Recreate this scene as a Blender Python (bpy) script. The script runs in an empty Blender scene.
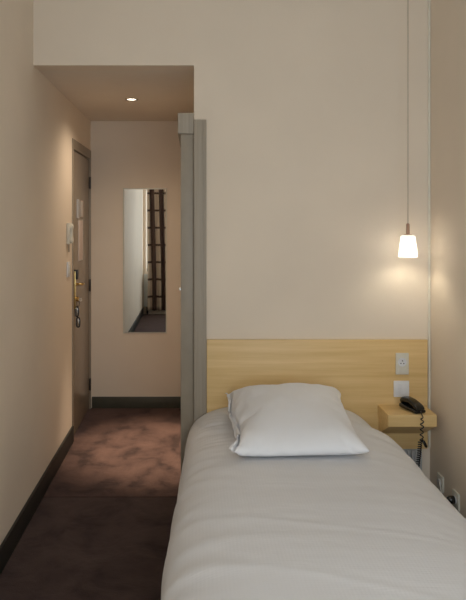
import bpy, bmesh, math, random
from mathutils import Vector, Matrix, noise
random.seed(4)
PI = math.pi
S = bpy.context.scene
C = S.collection

# ------------------------------------------------------------------ materials
def new_mat(name):
    m = bpy.data.materials.new(name); m.use_nodes = True
    nt = m.node_tree
    return m, nt, nt.nodes['Principled BSDF']

def nd(nt, typ, **kw):
    n = nt.nodes.new(typ)
    for k, v in kw.items():
        if k in n.inputs: n.inputs[k].default_value = v
        else: setattr(n, k, v)
    return n

def coords(nt, scale=(1, 1, 1), rot=(0, 0, 0), kind='Object'):
    tc = nd(nt, 'ShaderNodeTexCoord')
    mp = nd(nt, 'ShaderNodeMapping')
    mp.inputs['Scale'].default_value = scale
    mp.inputs['Rotation'].default_value = rot
    nt.links.new(tc.outputs[kind], mp.inputs['Vector'])
    return mp.outputs['Vector']

def ramp(nt, fac, stops):
    r = nd(nt, 'ShaderNodeValToRGB')
    e = r.color_ramp.elements
    while len(e) < len(stops): e.new(0.5)
    for el, (p, c) in zip(e, stops):
        el.position = p; el.color = (*c, 1)
    nt.links.new(fac, r.inputs['Fac'])
    return r.outputs['Color']

def bump(nt, p, height, strength, dist=0.002, prev=None):
    b = nd(nt, 'ShaderNodeBump'); b.inputs['Strength'].default_value = strength
    b.inputs['Distance'].default_value = dist
    nt.links.new(height, b.inputs['Height'])
    if prev: nt.links.new(prev, b.inputs['Normal'])
    nt.links.new(b.outputs['Normal'], p.inputs['Normal'])
    return b.outputs['Normal']

def plain(name, col, rough=0.5, metal=0.0, spec=0.5, var=0.06, vs=30, bmp=0.1):
    m, nt, p = new_mat(name)
    p.inputs['Roughness'].default_value = rough
    p.inputs['Metallic'].default_value = metal
    p.inputs['Specular IOR Level'].default_value = spec
    v = coords(nt)
    n = nd(nt, 'ShaderNodeTexNoise', Scale=vs, Detail=3.0)
    nt.links.new(v, n.inputs['Vector'])
    a = tuple(c * (1 - var) for c in col); b = tuple(min(1, c * (1 + var)) for c in col)
    nt.links.new(ramp(nt, n.outputs['Fac'], [(0.3, a), (0.7, b)]), p.inputs['Base Color'])
    if bmp: bump(nt, p, n.outputs['Fac'], bmp, 0.001)
    return m

def wall_mat(name, col):
    m, nt, p = new_mat(name)
    p.inputs['Roughness'].default_value = 0.75
    p.inputs['Specular IOR Level'].default_value = 0.25
    v = coords(nt)
    big = nd(nt, 'ShaderNodeTexNoise', Scale=1.6, Detail=3.0); nt.links.new(v, big.inputs['Vector'])
    a = tuple(c * .97 for c in col); b = tuple(c * 1.03 for c in col)
    nt.links.new(ramp(nt, big.outputs['Fac'], [(.35, a), (.65, b)]), p.inputs['Base Color'])
    fine = nd(nt, 'ShaderNodeTexNoise', Scale=160.0, Detail=2.0); nt.links.new(v, fine.inputs['Vector'])
    n1 = bump(nt, p, fine.outputs['Fac'], .25, .0015)
    mid = nd(nt, 'ShaderNodeTexNoise', Scale=9.0, Detail=2.0); nt.links.new(v, mid.inputs['Vector'])
    bump(nt, p, mid.outputs['Fac'], .12, .01, n1)
    return m

def wood_mat(name, c0, c1, scale, rough=.42, bmp=.08):
    m, nt, p = new_mat(name)
    p.inputs['Roughness'].default_value = rough
    v = coords(nt, scale)
    n = nd(nt, 'ShaderNodeTexNoise', Scale=1.0, Detail=6.0, Roughness=.65, Distortion=.3)
    nt.links.new(v, n.inputs['Vector'])
    nt.links.new(ramp(nt, n.outputs['Fac'], [(.28, c0), (.5, tuple((a + b) / 2 for a, b in zip(c0, c1))), (.72, c1)]), p.inputs['Base Color'])
    bump(nt, p, n.outputs['Fac'], bmp, .001)
    return m

def carpet_mat(name, CARPET):
    m, nt, p = new_mat(name)
    p.inputs['Roughness'].default_value = .95
    p.inputs['Specular IOR Level'].default_value = .1
    p.inputs['Sheen Weight'].default_value = .25
    p.inputs['Sheen Roughness'].default_value = .5
    p.inputs['Sheen Tint'].default_value = (.9, .6, .55, 1)
    v = coords(nt, (1, .75, 1))
    n = nd(nt, 'ShaderNodeTexNoise', Scale=5.0, Detail=7.0, Roughness=.62, Distortion=.35)
    nt.links.new(v, n.inputs['Vector'])
    n2 = nd(nt, 'ShaderNodeTexNoise', Scale=240.0, Detail=2.0)
    nt.links.new(v, n2.inputs['Vector'])
    c = ramp(nt, n.outputs['Fac'], [(.38, CARPET[0]), (.475, CARPET[1]), (.62, CARPET[2])])
    c2 = ramp(nt, n2.outputs['Fac'], [(.3, (.72, .72, .72)), (.7, (1.25, 1.25, 1.25))])
    mx = nd(nt, 'ShaderNodeMix', data_type='RGBA', blend_type='MULTIPLY')
    mx.inputs[0].default_value = 1
    nt.links.new(c, mx.inputs[6]); nt.links.new(c2, mx.inputs[7])
    nt.links.new(mx.outputs[2], p.inputs['Base Color'])
    nn = bump(nt, p, n2.outputs['Fac'], .7, .004)
    bump(nt, p, n.outputs['Fac'], .5, .02, nn)
    return m

def linen_mat(name, col, stripe=.35, axis=1):
    m, nt, p = new_mat(name)
    p.inputs['Roughness'].default_value = .85
    p.inputs['Specular IOR Level'].default_value = .2
    p.inputs['Sheen Weight'].default_value = .15
    v = coords(nt)
    w = nd(nt, 'ShaderNodeTexWave', wave_type='BANDS', bands_direction='X', Scale=28.0, Distortion=.4, Detail=1.0)
    w2 = nd(nt, 'ShaderNodeTexWave', wave_type='BANDS', bands_direction='Y', Scale=28.0, Distortion=.4, Detail=1.0)
    nt.links.new(v, w.inputs['Vector']); nt.links.new(v, w2.inputs['Vector'])
    n = nd(nt, 'ShaderNodeTexNoise', Scale=5.0, Detail=5.0, Roughness=.6, Distortion=1.2)
    nt.links.new(coords(nt, (.8, 2.6, 1)), n.inputs['Vector'])
    p.inputs['Base Color'].default_value = (*col, 1)
    a = bump(nt, p, w.outputs['Fac'], stripe, .0006)
    b = bump(nt, p, w2.outputs['Fac'], stripe, .0006, a)
    bump(nt, p, n.outputs['Fac'], .25, .008, b)
    return m

def plaid_mat():
    m, nt, p = new_mat('brown_plaid_curtain_cloth')
    p.inputs['Roughness'].default_value = .8
    tc = nd(nt, 'ShaderNodeTexCoord')
    sp = nd(nt, 'ShaderNodeSeparateXYZ'); nt.links.new(tc.outputs['UV'], sp.inputs[0])
    def band(sock, period, lo, hi):
        a = nd(nt, 'ShaderNodeMath', operation='DIVIDE'); nt.links.new(sock, a.inputs[0]); a.inputs[1].default_value = period
        f = nd(nt, 'ShaderNodeMath', operation='FRACT'); nt.links.new(a.outputs[0], f.inputs[0])
        g = nd(nt, 'ShaderNodeMath', operation='GREATER_THAN'); nt.links.new(f.outputs[0], g.inputs[0]); g.inputs[1].default_value = lo
        l = nd(nt, 'ShaderNodeMath', operation='LESS_THAN'); nt.links.new(f.outputs[0], l.inputs[0]); l.inputs[1].default_value = hi
        r = nd(nt, 'ShaderNodeMath', operation='MULTIPLY'); nt.links.new(g.outputs[0], r.inputs[0]); nt.links.new(l.outputs[0], r.inputs[1])
        return r.outputs[0]
    bv = band(sp.outputs[0], .26, .50, 1.01)
    bh = band(sp.outputs[1], .285, .0, .12)
    mx = nd(nt, 'ShaderNodeMath', operation='MAXIMUM'); nt.links.new(bv, mx.inputs[0]); nt.links.new(bh, mx.inputs[1])
    c = ramp(nt, mx.outputs[0], [(0.0, (.62, .48, .36)), (1.0, (.085, .045, .033))])
    nt.links.new(c, p.inputs['Base Color'])
    n = nd(nt, 'ShaderNodeTexNoise', Scale=300.0); bump(nt, p, n.outputs['Fac'], .2, .001)
    return m

def glass_mat(name, tint=(1, 1, 1), gloss=.08):
    m = bpy.data.materials.new(name); m.use_nodes = True
    nt = m.node_tree; nt.nodes.clear()
    o = nd(nt, 'ShaderNodeOutputMaterial'); t = nd(nt, 'ShaderNodeBsdfTransparent'); g = nd(nt, 'ShaderNodeBsdfGlossy')
    t.inputs[0].default_value = (*tint, 1); g.inputs['Roughness'].default_value = .02
    mx = nd(nt, 'ShaderNodeMixShader'); mx.inputs[0].default_value = gloss
    nt.links.new(t.outputs[0], mx.inputs[1]); nt.links.new(g.outputs[0], mx.inputs[2]); nt.links.new(mx.outputs[0], o.inputs[0])
    return m

def emit_mat(name, col, s):
    m = bpy.data.materials.new(name); m.use_nodes = True
    nt = m.node_tree; nt.nodes.clear()
    o = nd(nt, 'ShaderNodeOutputMaterial'); e = nd(nt, 'ShaderNodeEmission')
    e.inputs[0].default_value = (*col, 1); e.inputs[1].default_value = s
    nt.links.new(e.outputs[0], o.inputs[0])
    return m

def shade_mat():
    m = bpy.data.materials.new('frosted_opal_glass'); m.use_nodes = True
    nt = m.node_tree; nt.nodes.clear()
    o = nd(nt, 'ShaderNodeOutputMaterial')
    d = nd(nt, 'ShaderNodeBsdfDiffuse'); d.inputs[0].default_value = (.9, .9, .9, 1)
    t = nd(nt, 'ShaderNodeBsdfTranslucent'); t.inputs[0].default_value = (.85, .85, .87, 1)
    g = nd(nt, 'ShaderNodeBsdfGlossy'); g.inputs['Roughness'].default_value = .25
    e = nd(nt, 'ShaderNodeEmission'); e.inputs[0].default_value = (1, .96, .93, 1); e.inputs[1].default_value = SHADE_GLOW
    a = nd(nt, 'ShaderNodeMixShader'); a.inputs[0].default_value = .55
    b = nd(nt, 'ShaderNodeMixShader'); b.inputs[0].default_value = .05
    c = nd(nt, 'ShaderNodeAddShader')
    nt.links.new(d.outputs[0], a.inputs[1]); nt.links.new(t.outputs[0], a.inputs[2])
    nt.links.new(a.outputs[0], b.inputs[1]); nt.links.new(g.outputs[0], b.inputs[2])
    nt.links.new(b.outputs[0], c.inputs[0]); nt.links.new(e.outputs[0], c.inputs[1])
    nt.links.new(c.outputs[0], o.inputs[0])
    return m

# tunables -----------------------------------------------------------
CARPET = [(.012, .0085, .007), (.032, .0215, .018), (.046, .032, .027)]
CARPET_ENTRY_LIT = [(.015, .009, .007), (.044, .0255, .020), (.068, .040, .031)]  # same carpet lightened and reddened, downlight glow put into the colour
SHADE_GLOW = .02
WALL = (.855, .735, .60)
WIN_POWER = 25.5
SPOT_POWER = 14.0
BEAM_POWER = 430.0
PEND_POWER = .72
EXPOSURE = 0.53

M = dict(
    wall=wall_mat('beige_painted_wall', WALL),
    ceil=wall_mat('beige_painted_ceiling', (.84, .74, .63)),
    whiteceil=wall_mat('white_painted_ceiling', (.86, .84, .80)),
    maple=wood_mat('pale_maple_veneer', (.71, .47, .19), (.87, .625, .305), (1.2, 30, 34)),
    maple_shelf=wood_mat('pale_maple_shelf', (.71, .47, .19), (.87, .625, .305), (1.6, 34, 34)),
    greywood=wood_mat('grey_painted_wood', (.33, .28, .215), (.44, .375, .295), (70, 70, 1.5), .5, .15),
    greyflat=plain('grey_satin_paint', (.335, .28, .21), .45, var=.05, vs=12),
    door=plain('taupe_gloss_paint', (.31, .25, .19), .26, spec=.6, var=.04, vs=6, bmp=.03),
    doorframe=plain('taupe_frame_paint', (.31, .26, .20), .45, var=.04, vs=6, bmp=.05),
    skirt=plain('shade_darkened_skirting_paint', (.022, .021, .017), .5, spec=.3, var=.08, vs=18, bmp=.08),  # skirting colour taken nearly black to hold the shadow along the left wall
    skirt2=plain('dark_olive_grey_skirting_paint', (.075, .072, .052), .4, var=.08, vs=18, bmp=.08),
    carpet=carpet_mat('dark_brown_carpet', CARPET), carpet_entry_lit=carpet_mat('brown_carpet_lit_copy', CARPET_ENTRY_LIT),
    linen=linen_mat('white_waffle_bedding', (.74, .73, .735), .2),
    pillow=linen_mat('white_pillow_cotton', (.86, .86, .88), .18),
    matt=plain('white_mattress_ticking', (.7, .68, .65), .8),
    bedbase=plain('brown_bed_base_fabric', (.12, .09, .07), .9),
    cream=plain('cream_plastic', (.74, .70, .60), .35, var=.02),
    white=plain('white_plastic', (.80, .79, .80), .35, var=.02),
    hole=plain('dark_socket_hole', (.03, .03, .03), .6, var=.02),
    black=plain('black_glossy_plastic', (.012, .012, .012), .18, spec=.6, var=.1),
    blackm=plain('black_cord_rubber', (.014, .013, .013), .5),
    grey_keys=plain('grey_phone_keys', (.16, .16, .15), .4),
    brass=plain('worn_brass', (.62, .43, .17), .3, metal=1, var=.12, vs=40),
    steel=plain('brushed_steel', (.62, .62, .60), .25, metal=1, var=.05),
    hinge=plain('dark_bronze_hinge', (.06, .052, .045), .4, metal=.6),
    copper=plain('rosy_brown_metal', (.42, .25, .17), .35, metal=.5),
    cable=plain('beige_lamp_cable', (.52, .44, .34), .6),
    paper=plain('pale_pink_paper', (.80, .66, .60), .7, var=.05, vs=50, bmp=0),
    paper2=plain('pale_grey_paper', (.66, .62, .57), .6, var=.05, vs=50, bmp=0),
    plate=plain('silver_notice_plate', (.55, .56, .57), .35, metal=.5, bmp=0),
    mirror=plain('silvered_mirror', (.88, .90, .89), .015, metal=1, var=0, bmp=0),
    mirror_edge=plain('bevelled_mirror_edge', (.72, .68, .58), .3, metal=.0, var=.02, bmp=0),
    trunk=plain('pale_cream_trunking_plastic', (.84, .78, .66), .45, var=.02),
    vent=plain('pale_grey_painted_metal', (.52, .51, .50), .4, var=.03),
    plaid=plaid_mat(),
    glass=glass_mat('window_glass', (.97, .99, .98)),
    winframe=plain('white_window_paint', (.72, .73, .70), .4, var=.02),
    shade=shade_mat(),
    bulb=emit_mat('lit_bulb', (1.0, .88, .62), 6.0),
    spotlens=emit_mat('lit_spot_lens', (1.0, .90, .72), 5.0),
)

# ------------------------------------------------------------------ helpers
def bm_new(): return bmesh.new()

def add_box(bm, x0, x1, y0, y1, z0, z1, bev=0.0, seg=2):
    r = bmesh.ops.create_cube(bm, size=1)
    vs = r['verts']
    bmesh.ops.scale(bm, vec=(x1 - x0, y1 - y0, z1 - z0), verts=vs)
    bmesh.ops.translate(bm, vec=((x0 + x1) / 2, (y0 + y1) / 2, (z0 + z1) / 2), verts=vs)
    if bev > 0:
        es = list({e for v in vs for e in v.link_edges})
        bmesh.ops.bevel(bm, geom=es, offset=bev, segments=seg, profile=.6, affect='EDGES')
    return bm

def add_tube(bm, pts, r, n=10, closed=False):
    pts = [Vector(p) for p in pts]
    rs = r if isinstance(r, (list, tuple)) else [r] * len(pts)
    rings = []
    up = Vector((.13, .31, .94)).normalized()
    prev = None
    for i, p in enumerate(pts):
        a = pts[max(0, i - 1)]; b = pts[min(len(pts) - 1, i + 1)]
        if closed: a = pts[i - 1]; b = pts[(i + 1) % len(pts)]
        t = (b - a).normalized()
        if prev is None:
            s = t.cross(up).normalized()
        else:
            s = (prev - t * prev.dot(t)).normalized()
        prev = s
        u = t.cross(s)
        rings.append([bm.verts.new(p + (s * math.cos(2 * PI * k / n) + u * math.sin(2 * PI * k / n)) * rs[i]) for k in range(n)])
    m = len(rings)
    for i in range(m if closed else m - 1):
        A = rings[i]; B = rings[(i + 1) % m]
        for k in range(n):
            bm.faces.new((A[k], A[(k + 1) % n], B[(k + 1) % n], B[k]))
    if not closed:
        bm.faces.new(rings[0][::-1]); bm.faces.new(rings[-1])
    return bm

def add_lathe(bm, prof, o=(0, 0, 0), axis='Z', n=32, caps=True):
    o = Vector(o); rings = []
    for r, h in prof:
        ring = []
        for k in range(n):
            a = 2 * PI * k / n
            c, s = r * math.cos(a), r * math.sin(a)
            v = {'Z': Vector((c, s, h)), 'X': Vector((h, c, s)), 'Y': Vector((c, h, s))}[axis]
            ring.append(bm.verts.new(o + v))
        rings.append(ring)
    for A, B in zip(rings, rings[1:]):
        for k in range(n): bm.faces.new((A[k], A[(k + 1) % n], B[(k + 1) % n], B[k]))
    if caps:
        bm.faces.new(rings[0][::-1]); bm.faces.new(rings[-1])
    return bm

def add_prism(bm, poly, lo, hi, plane='YZ'):
    """poly in plane, extruded along the third axis"""
    def P(a, b, t): return {'YZ': (t, a, b), 'XZ': (a, t, b), 'XY': (a, b, t)}[plane]
    A = [bm.verts.new(P(a, b, lo)) for a, b in poly]; B = [bm.verts.new(P(a, b, hi)) for a, b in poly]
    n = len(poly)
    bm.faces.new(A[::-1]); bm.faces.new(B)
    for k in range(n): bm.faces.new((A[k], A[(k + 1) % n], B[(k + 1) % n], B[k]))
    return bm

def finish(bm, name, mat, parent=None, smooth=False, weighted=True):
    bmesh.ops.recalc_face_normals(bm, faces=bm.faces)
    me = bpy.data.meshes.new(name); bm.to_mesh(me); bm.free()
    if smooth is not None:
        for p in me.polygons: p.use_smooth = True
        if smooth is False:
            try: me.set_sharp_from_angle(angle=math.radians(35))
            except Exception: pass
    me.materials.append(M[mat] if isinstance(mat, str) else mat)
    o = bpy.data.objects.new(name, me); C.objects.link(o)
    if parent:
        o.parent = parent
        # parts are authored in world coordinates; keep them there
        o.matrix_parent_inverse = Matrix.Translation(parent.location).inverted()
    return o

def recentre(o):
    """move a childless mesh object's origin to the base centre of its mesh"""
    me = o.data
    xs = [v.co for v in me.vertices]
    lo = Vector([min(v[i] for v in xs) for i in range(3)]); hi = Vector([max(v[i] for v in xs) for i in range(3)])
    c = Vector(((lo.x + hi.x) / 2, (lo.y + hi.y) / 2, lo.z))
    me.transform(Matrix.Translation(-c)); o.location = c
    return o

def empty(name, loc, label=None, cat=None, group=None):
    o = bpy.data.objects.new(name, None); C.objects.link(o); o.location = loc
    o.empty_display_size = .05
    if label: o['label'] = label
    if cat: o['category'] = cat
    if group: o['group'] = group
    return o

def tag(o, label, cat, group=None):
    o['label'] = label; o['category'] = cat
    if group: o['group'] = group
    return o

def struct(o, label=None):
    o['kind'] = 'structure'
    if label: o['label'] = label
    return o

# ------------------------------------------------------------------ dimensions (metres; camera stands at x=0, y=0)
EYE = 1.537
XL, XR = -.855, 1.255            # left and right walls
YW = -.12                         # inner face of the window wall
YH = 3.54                         # bed-head wall
YB = 5.50                         # end wall of the entry
ZE, ZC = 2.371, 2.95              # entry ceiling, room ceiling
DY0, DY1, DZ = 4.66, 5.49, 2.125  # entrance door opening incl. frame

# ------------------------------------------------------------------ shell
b = bm_new()
add_box(b, -1.2, 1.6, -.6, 3.7135, -.06, 0)
add_box(b, -1.2, 1.6, 3.7135, 3.7205, -.06, -.008)
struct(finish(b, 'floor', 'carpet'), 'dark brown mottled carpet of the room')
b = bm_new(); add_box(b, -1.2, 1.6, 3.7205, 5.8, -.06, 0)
struct(finish(b, 'floor_entry', 'carpet_entry_lit'), 'same brown mottled carpet in the entry beyond the cross seam, coloured lighter and redder for the downlight')

b = bm_new()
add_box(b, XL - .14, XL, -.6, DY0, 0, ZC)
add_box(b, XL - .14, XL, DY0, DY1, DZ, ZC)
add_box(b, XL - .14, XL, DY1, YB + .12, 0, ZC)
struct(finish(b, 'wall_left', 'wall'), 'long beige wall on the left')
b = bm_new(); add_box(b, XR, XR + .14, -.6, YH + .12, 0, ZC)
struct(finish(b, 'wall_right', 'wall'), 'beige wall on the right beside the bed')
b = bm_new()
add_box(b, 0, XR, YH, YH + .12, 0, ZC)
add_box(b, XL, 0, YH, YH + .12, ZE, ZC)
struct(finish(b, 'wall_far', 'wall'), 'beige wall behind the bed, dropping as a header over the entry')
b = bm_new(); add_box(b, XL, .3, YB, YB + .12, 0, ZC)
struct(finish(b, 'wall_entry_back', 'wall'), 'beige end wall of the entry carrying the mirror')
BY0, BY1 = 3.70, 4.62            # bathroom door opening in the entry side wall
b = bm_new()
add_box(b, 0, .1, YH + .12, BY0, 0, ZE)
add_box(b, 0, .1, BY0, BY1, 2.06, ZE)
add_box(b, 0, .1, BY1, YB, 0, ZE)
struct(finish(b, 'wall_entry_right', 'wall'), 'beige side wall of the entry')
b = bm_new(); add_box(b, XL - .14, XR + .14, -.6, YH + .12, ZC, ZC + .1)
struct(finish(b, 'ceiling', 'whiteceil'), 'beige room ceiling')
b = bm_new(); add_box(b, XL, .0, YH + .12, YB, ZE, ZE + .1)
struct(finish(b, 'ceiling_entry', 'ceil'), 'lowered beige ceiling over the entry')
# window wall behind the viewer
WX0, WX1, WZ0, WZ1 = -.80, 1.20, .70, 2.60
b = bm_new()
add_box(b, XL, WX0, -.45, YW, 0, ZC)
add_box(b, WX1, XR, -.45, YW, 0, ZC)
add_box(b, WX0, WX1, -.45, YW, 0, WZ0)
add_box(b, WX0, WX1, -.45, YW, WZ1, ZC)
struct(finish(b, 'wall_window', 'wall'), 'beige window wall facing the bed')
w = struct(empty('window_1', (.16, -.28, WZ0)), 'tall white framed window facing the bed')
b = bm_new()
for x0, x1 in ((WX0, WX0 + .025), (WX1 - .05, WX1), (.14, .19)):
    add_box(b, x0, x1, -.30, -.25, WZ0, WZ1, .003)
add_box(b, WX0, WX1, -.30, -.25, WZ0, WZ0 + .05, .003); add_box(b, WX0, WX1, -.30, -.25, WZ1 - .05, WZ1, .003)
finish(b, 'window_frame', 'winframe', w)
b = bm_new()
add_box(b, WX0 + .025, .14, -.279, -.274, WZ0 + .05, WZ1 - .05); add_box(b, .19, WX1 - .05, -.279, -.274, WZ0 + .05, WZ1 - .05)
finish(b, 'window_pane', 'glass', w)

# skirtings
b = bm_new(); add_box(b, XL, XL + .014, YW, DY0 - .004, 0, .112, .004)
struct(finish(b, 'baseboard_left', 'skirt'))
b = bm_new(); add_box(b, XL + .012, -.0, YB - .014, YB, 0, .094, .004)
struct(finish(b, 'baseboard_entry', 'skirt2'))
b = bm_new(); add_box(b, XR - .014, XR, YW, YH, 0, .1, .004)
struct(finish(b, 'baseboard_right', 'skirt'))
# vertical corner trunking
b = bm_new(); add_box(b, XR - .0115, XR - .0005, YH - .014, YH, .34, ZC, .003)
tag(recentre(finish(b, 'cable_trunking', 'trunk')), 'thin pale vertical cable trunking in the corner right of the headboard', 'trunking')

# ------------------------------------------------------------------ entrance door (left wall)
d = struct(empty('door_1', (XL, (DY0 + DY1) / 2, 0)), 'taupe entrance door in the left wall at the end of the entry')
b = bm_new()
fx0, fx1 = XL - .10, XL + .006
add_box(b, fx0, fx1, DY0, DY0 + .045, 0, DZ, .003)
add_box(b, fx0, fx1, DY1 - .03, DY1, 0, DZ, .003)
add_box(b, fx0, fx1, DY0 + .045, DY1 - .03, DZ - .07, DZ, .003)
finish(b, 'door_frame', 'doorframe', d)
LY0, LY1, LZ1 = DY0 + .049, DY1 - .034, DZ - .078
b = bm_new(); add_box(b, XL - .045, XL - .006, LY0, LY1, .008, LZ1, .003)
leaf = finish(b, 'door_leaf', 'door', d)
LX = XL - .006
for zc in (1.858, 1.018, .204):
    b = bm_new()
    add_lathe(b, [(.0, -.052), (.005, -.05), (.0075, -.046), (.0075, -.002), (.006, 0), (.0075, .002), (.0075, .046), (.005, .05), (.0, .052)],
              (XL + .002, LY1 + .004, zc), 'Z', 16, caps=False)
    add_box(b, XL - .006, XL + .006, LY1 - .008, LY1 + .002, zc - .046, zc + .046, .001)
    finish(b, 'hinge', 'hinge', d)
# lock plate, lever, cylinder
py = 4.775
b = bm_new(); add_box(b, LX, LX + .014, py - .021, py + .021, .915, 1.185, .004)
add_lathe(b, [(.012, 0), (.012, .014), (.009, .016)], (LX + .009, py, 1.090), 'X', 20)
finish(b, 'lock_plate', 'brass', d)
b = bm_new()
add_tube(b, [(LX + .009, py, 1.090), (LX + .045, py, 1.090), (LX + .054, py + .008, 1.089), (LX + .056, py + .03, 1.088), (LX + .055, py + .100, 1.086)],
         [.008, .008, .009, .009, .007], 14)
finish(b, 'door_handle', 'brass', d, smooth=True)
b = bm_new(); add_lathe(b, [(.0, 0), (.016, .0), (.017, .02), (.013, .026), (0, .026)], (LX + .009, py, .983), 'X', 24, caps=False)
finish(b, 'lock_cylinder', 'brass', d)
b = bm_new(); add_box(b, LX, LX + .03, py - .014, py + .016, 1.125, 1.195, .004)
finish(b, 'door_latch', 'hinge', d)

# key in the lock with tag
k = empty('key_ring', (LX + .04, py, .80), 'key in the entrance door lock; black ring with two tags hanging below', 'keys')
b = bm_new()
add_tube(b, [(LX + .036, py, .983), (LX + .050, py, .983)], .0035, 8)
add_lathe(b, [(.0, -.0015), (.012, -.0015), (.012, .0015), (0, .0015)], (LX + .046, py, .978), 'Y', 20, caps=False)
finish(b, 'key', 'steel', k)
b = bm_new()
ring = [(LX + .028 + .009 * math.cos(t), py, .952 + .022 * math.sin(t)) for t in [i * 2 * PI / 24 for i in range(24)]]
add_tube(b, ring, .0025, 8, closed=True)
finish(b, 'ring', 'blackm', k)
for zc, dx in ((.893, .020), (.817, .029)):
    b = bm_new()
    loop = [(LX + dx + .012 * math.copysign(abs(math.cos(t)) ** .6, math.cos(t)), py, zc + .034 * math.copysign(abs(math.sin(t)) ** .8, math.sin(t))) for t in [j * 2 * PI / 28 for j in range(28)]]
    add_tube(b, loop, .0048, 8, closed=True)
    finish(b, 'tag_rim', 'blackm', k)
    b = bm_new(); add_box(b, LX + dx - .009, LX + dx + .009, py - .0015, py + .0015, zc - .028, zc + .028, .001)
    finish(b, 'tag_plate', 'steel', k)

# notices on the door
def notice(name, y0, y1, z0, z1, mat, label, frame=None):
    t = empty(name, (LX, (y0 + y1) / 2, z0), label, 'notice')
    b = bm_new(); add_box(b, LX, LX + .003, y0, y1, z0, z1, .0008)
    finish(b, 'sheet', mat, t)
    b = bm_new()
    fm = .006
    add_box(b, LX + .0028, LX + .0045, y0, y0 + fm, z0, z1); add_box(b, LX + .0028, LX + .0045, y1 - fm, y1, z0, z1)
    add_box(b, LX + .0028, LX + .0045, y0, y1, z0, z0 + fm); add_box(b, LX + .0028, LX + .0045, y0, y1, z1 - fm, z1)
    finish(b, 'border', frame or 'plate', t)
notice('metal_plaque', 4.885, 4.965, 1.565, 1.705, 'plate', 'narrow silver plaque on the entrance door, nearest to the handle side', 'white')
notice('small_notice', 5.045, 5.135, 1.575, 1.70, 'paper2', 'small pale notice on the entrance door, upper one nearer the hinges', 'paper')
notice('evacuation_notice', 4.95, 5.135, 1.245, 1.555, 'paper', 'tall pinkish paper notice on the entrance door below the silver plaque', 'paper2')

# intercom handset on left wall
t = empty('wall_intercom', (XL, 4.50, 1.388), 'pale wall intercom handset on the left wall just before the entrance door', 'intercom')
b = bm_new(); add_box(b, XL, XL + .022, 4.455, 4.545, 1.388, 1.53, .006)
finish(b, 'cradle', 'cream', t)
b = bm_new()
add_tube(b, [(XL + .026, 4.485, 1.395), (XL + .028, 4.485, 1.402), (XL + .030, 4.485, 1.42), (XL + .028, 4.485, 1.44), (XL + .028, 4.485, 1.48), (XL + .031, 4.485, 1.51), (XL + .026, 4.485, 1.522)],
         [.008, .014, .015, .011, .011, .015, .009], 14)
add_box(b, XL + .016, XL + .036, 4.463, 4.487, 1.405, 1.42, .003); add_box(b, XL + .016, XL + .036, 4.463, 4.487, 1.49, 1.51, .003)
finish(b, 'handset', 'cream', t, smooth=False)
b = bm_new()
pts = []
for i in range(120):
    s = i / 119; a = s * 14 * 2 * PI
    pts.append((XL + .014 + .005 * math.cos(a), 4.475 + .005 * math.sin(a), 1.40 - .065 * s))
add_tube(b, pts, .0016, 5)
finish(b, 'cord', 'cable', t, smooth=True)
# switch under the intercom
t = empty('light_switch', (XL, 4.50, 1.165), 'small pale light switch on the left wall under the intercom', 'switch')
b = bm_new(); add_box(b, XL, XL + .011, 4.46, 4.54, 1.165, 1.268, .004); finish(b, 'plate', 'white', t)
b = bm_new(); add_box(b, XL + .010, XL + .018, 4.478, 4.522, 1.185, 1.248, .003); finish(b, 'rocker', 'cream', t)

# ------------------------------------------------------------------ bathroom door frame (entry side wall) seen edge-on
d = struct(empty('door_2', (0, 4.1, 0)), 'grey framed bathroom door in the right side of the entry, seen edge-on')
b = bm_new(); add_box(b, -.071, -.001, 3.55, 3.70, 0, 2.006, .003); finish(b, 'door_jamb', 'greyflat', d)
b = bm_new(); add_box(b, -.071, -.001, BY1, BY1 + .07, 0, 2.006, .003); finish(b, 'door_jamb', 'greyflat', d)
b = bm_new(); add_box(b, -.086, -.001, 3.535, BY1 + .08, 2.007, 2.118, .004); finish(b, 'door_head', 'greywood', d)
b = bm_new(); add_box(b, -.030, .012, BY0 + .003, BY1 - .003, .008, 2.004, .002); finish(b, 'door_leaf', 'greyflat', d)
b = bm_new()
add_lathe(b, [(.024, 0), (.024, .006), (.01, .009)], (-.030, 4.5, 1.093), 'X', 20)
for v in b.verts: v.co.x = -.030 - (v.co.x + .030)
add_tube(b, [(-.034, 4.5, 1.093), (-.078, 4.5, 1.093), (-.088, 4.49, 1.093), (-.09, 4.47, 1.093), (-.089, 4.39, 1.093)], [.008, .008, .009, .009, .008], 14)
finish(b, 'door_handle', 'steel', d)
b = bm_new(); add_box(b, .0, .066, YH - .022, YH, 0, 2.079, .003)
for x in (.048, .057): pass
struct(finish(b, 'trim_1', 'greywood'), 'grey wooden upright board left of the headboard')
b = bm_new(); add_box(b, .051, .0565, YH - .0265, YH - .022, 0, 2.07, .001)
struct(finish(b, 'trim_2', 'greywood'), 'narrow grey bead on the upright board')

# door stop
t = empty('door_stop', (-.10, 5.44, 0), 'small black door stop with a pale tip at the entry end skirting', 'door stop')
b = bm_new(); add_lathe(b, [(.0, 0), (.018, 0), (.018, .006), (.011, .012), (.011, .05), (.0, .05)], (-.10, 5.44, 0), 'Z', 20, caps=False); finish(b, 'post', 'black', t)
b = bm_new(); add_lathe(b, [(.0, .05), (.0125, .05), (.0135, .058), (.012, .072), (.006, .077), (0, .077)], (-.10, 5.44, 0), 'Z', 20, caps=False); finish(b, 'rubber_tip', 'steel', t)

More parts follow.
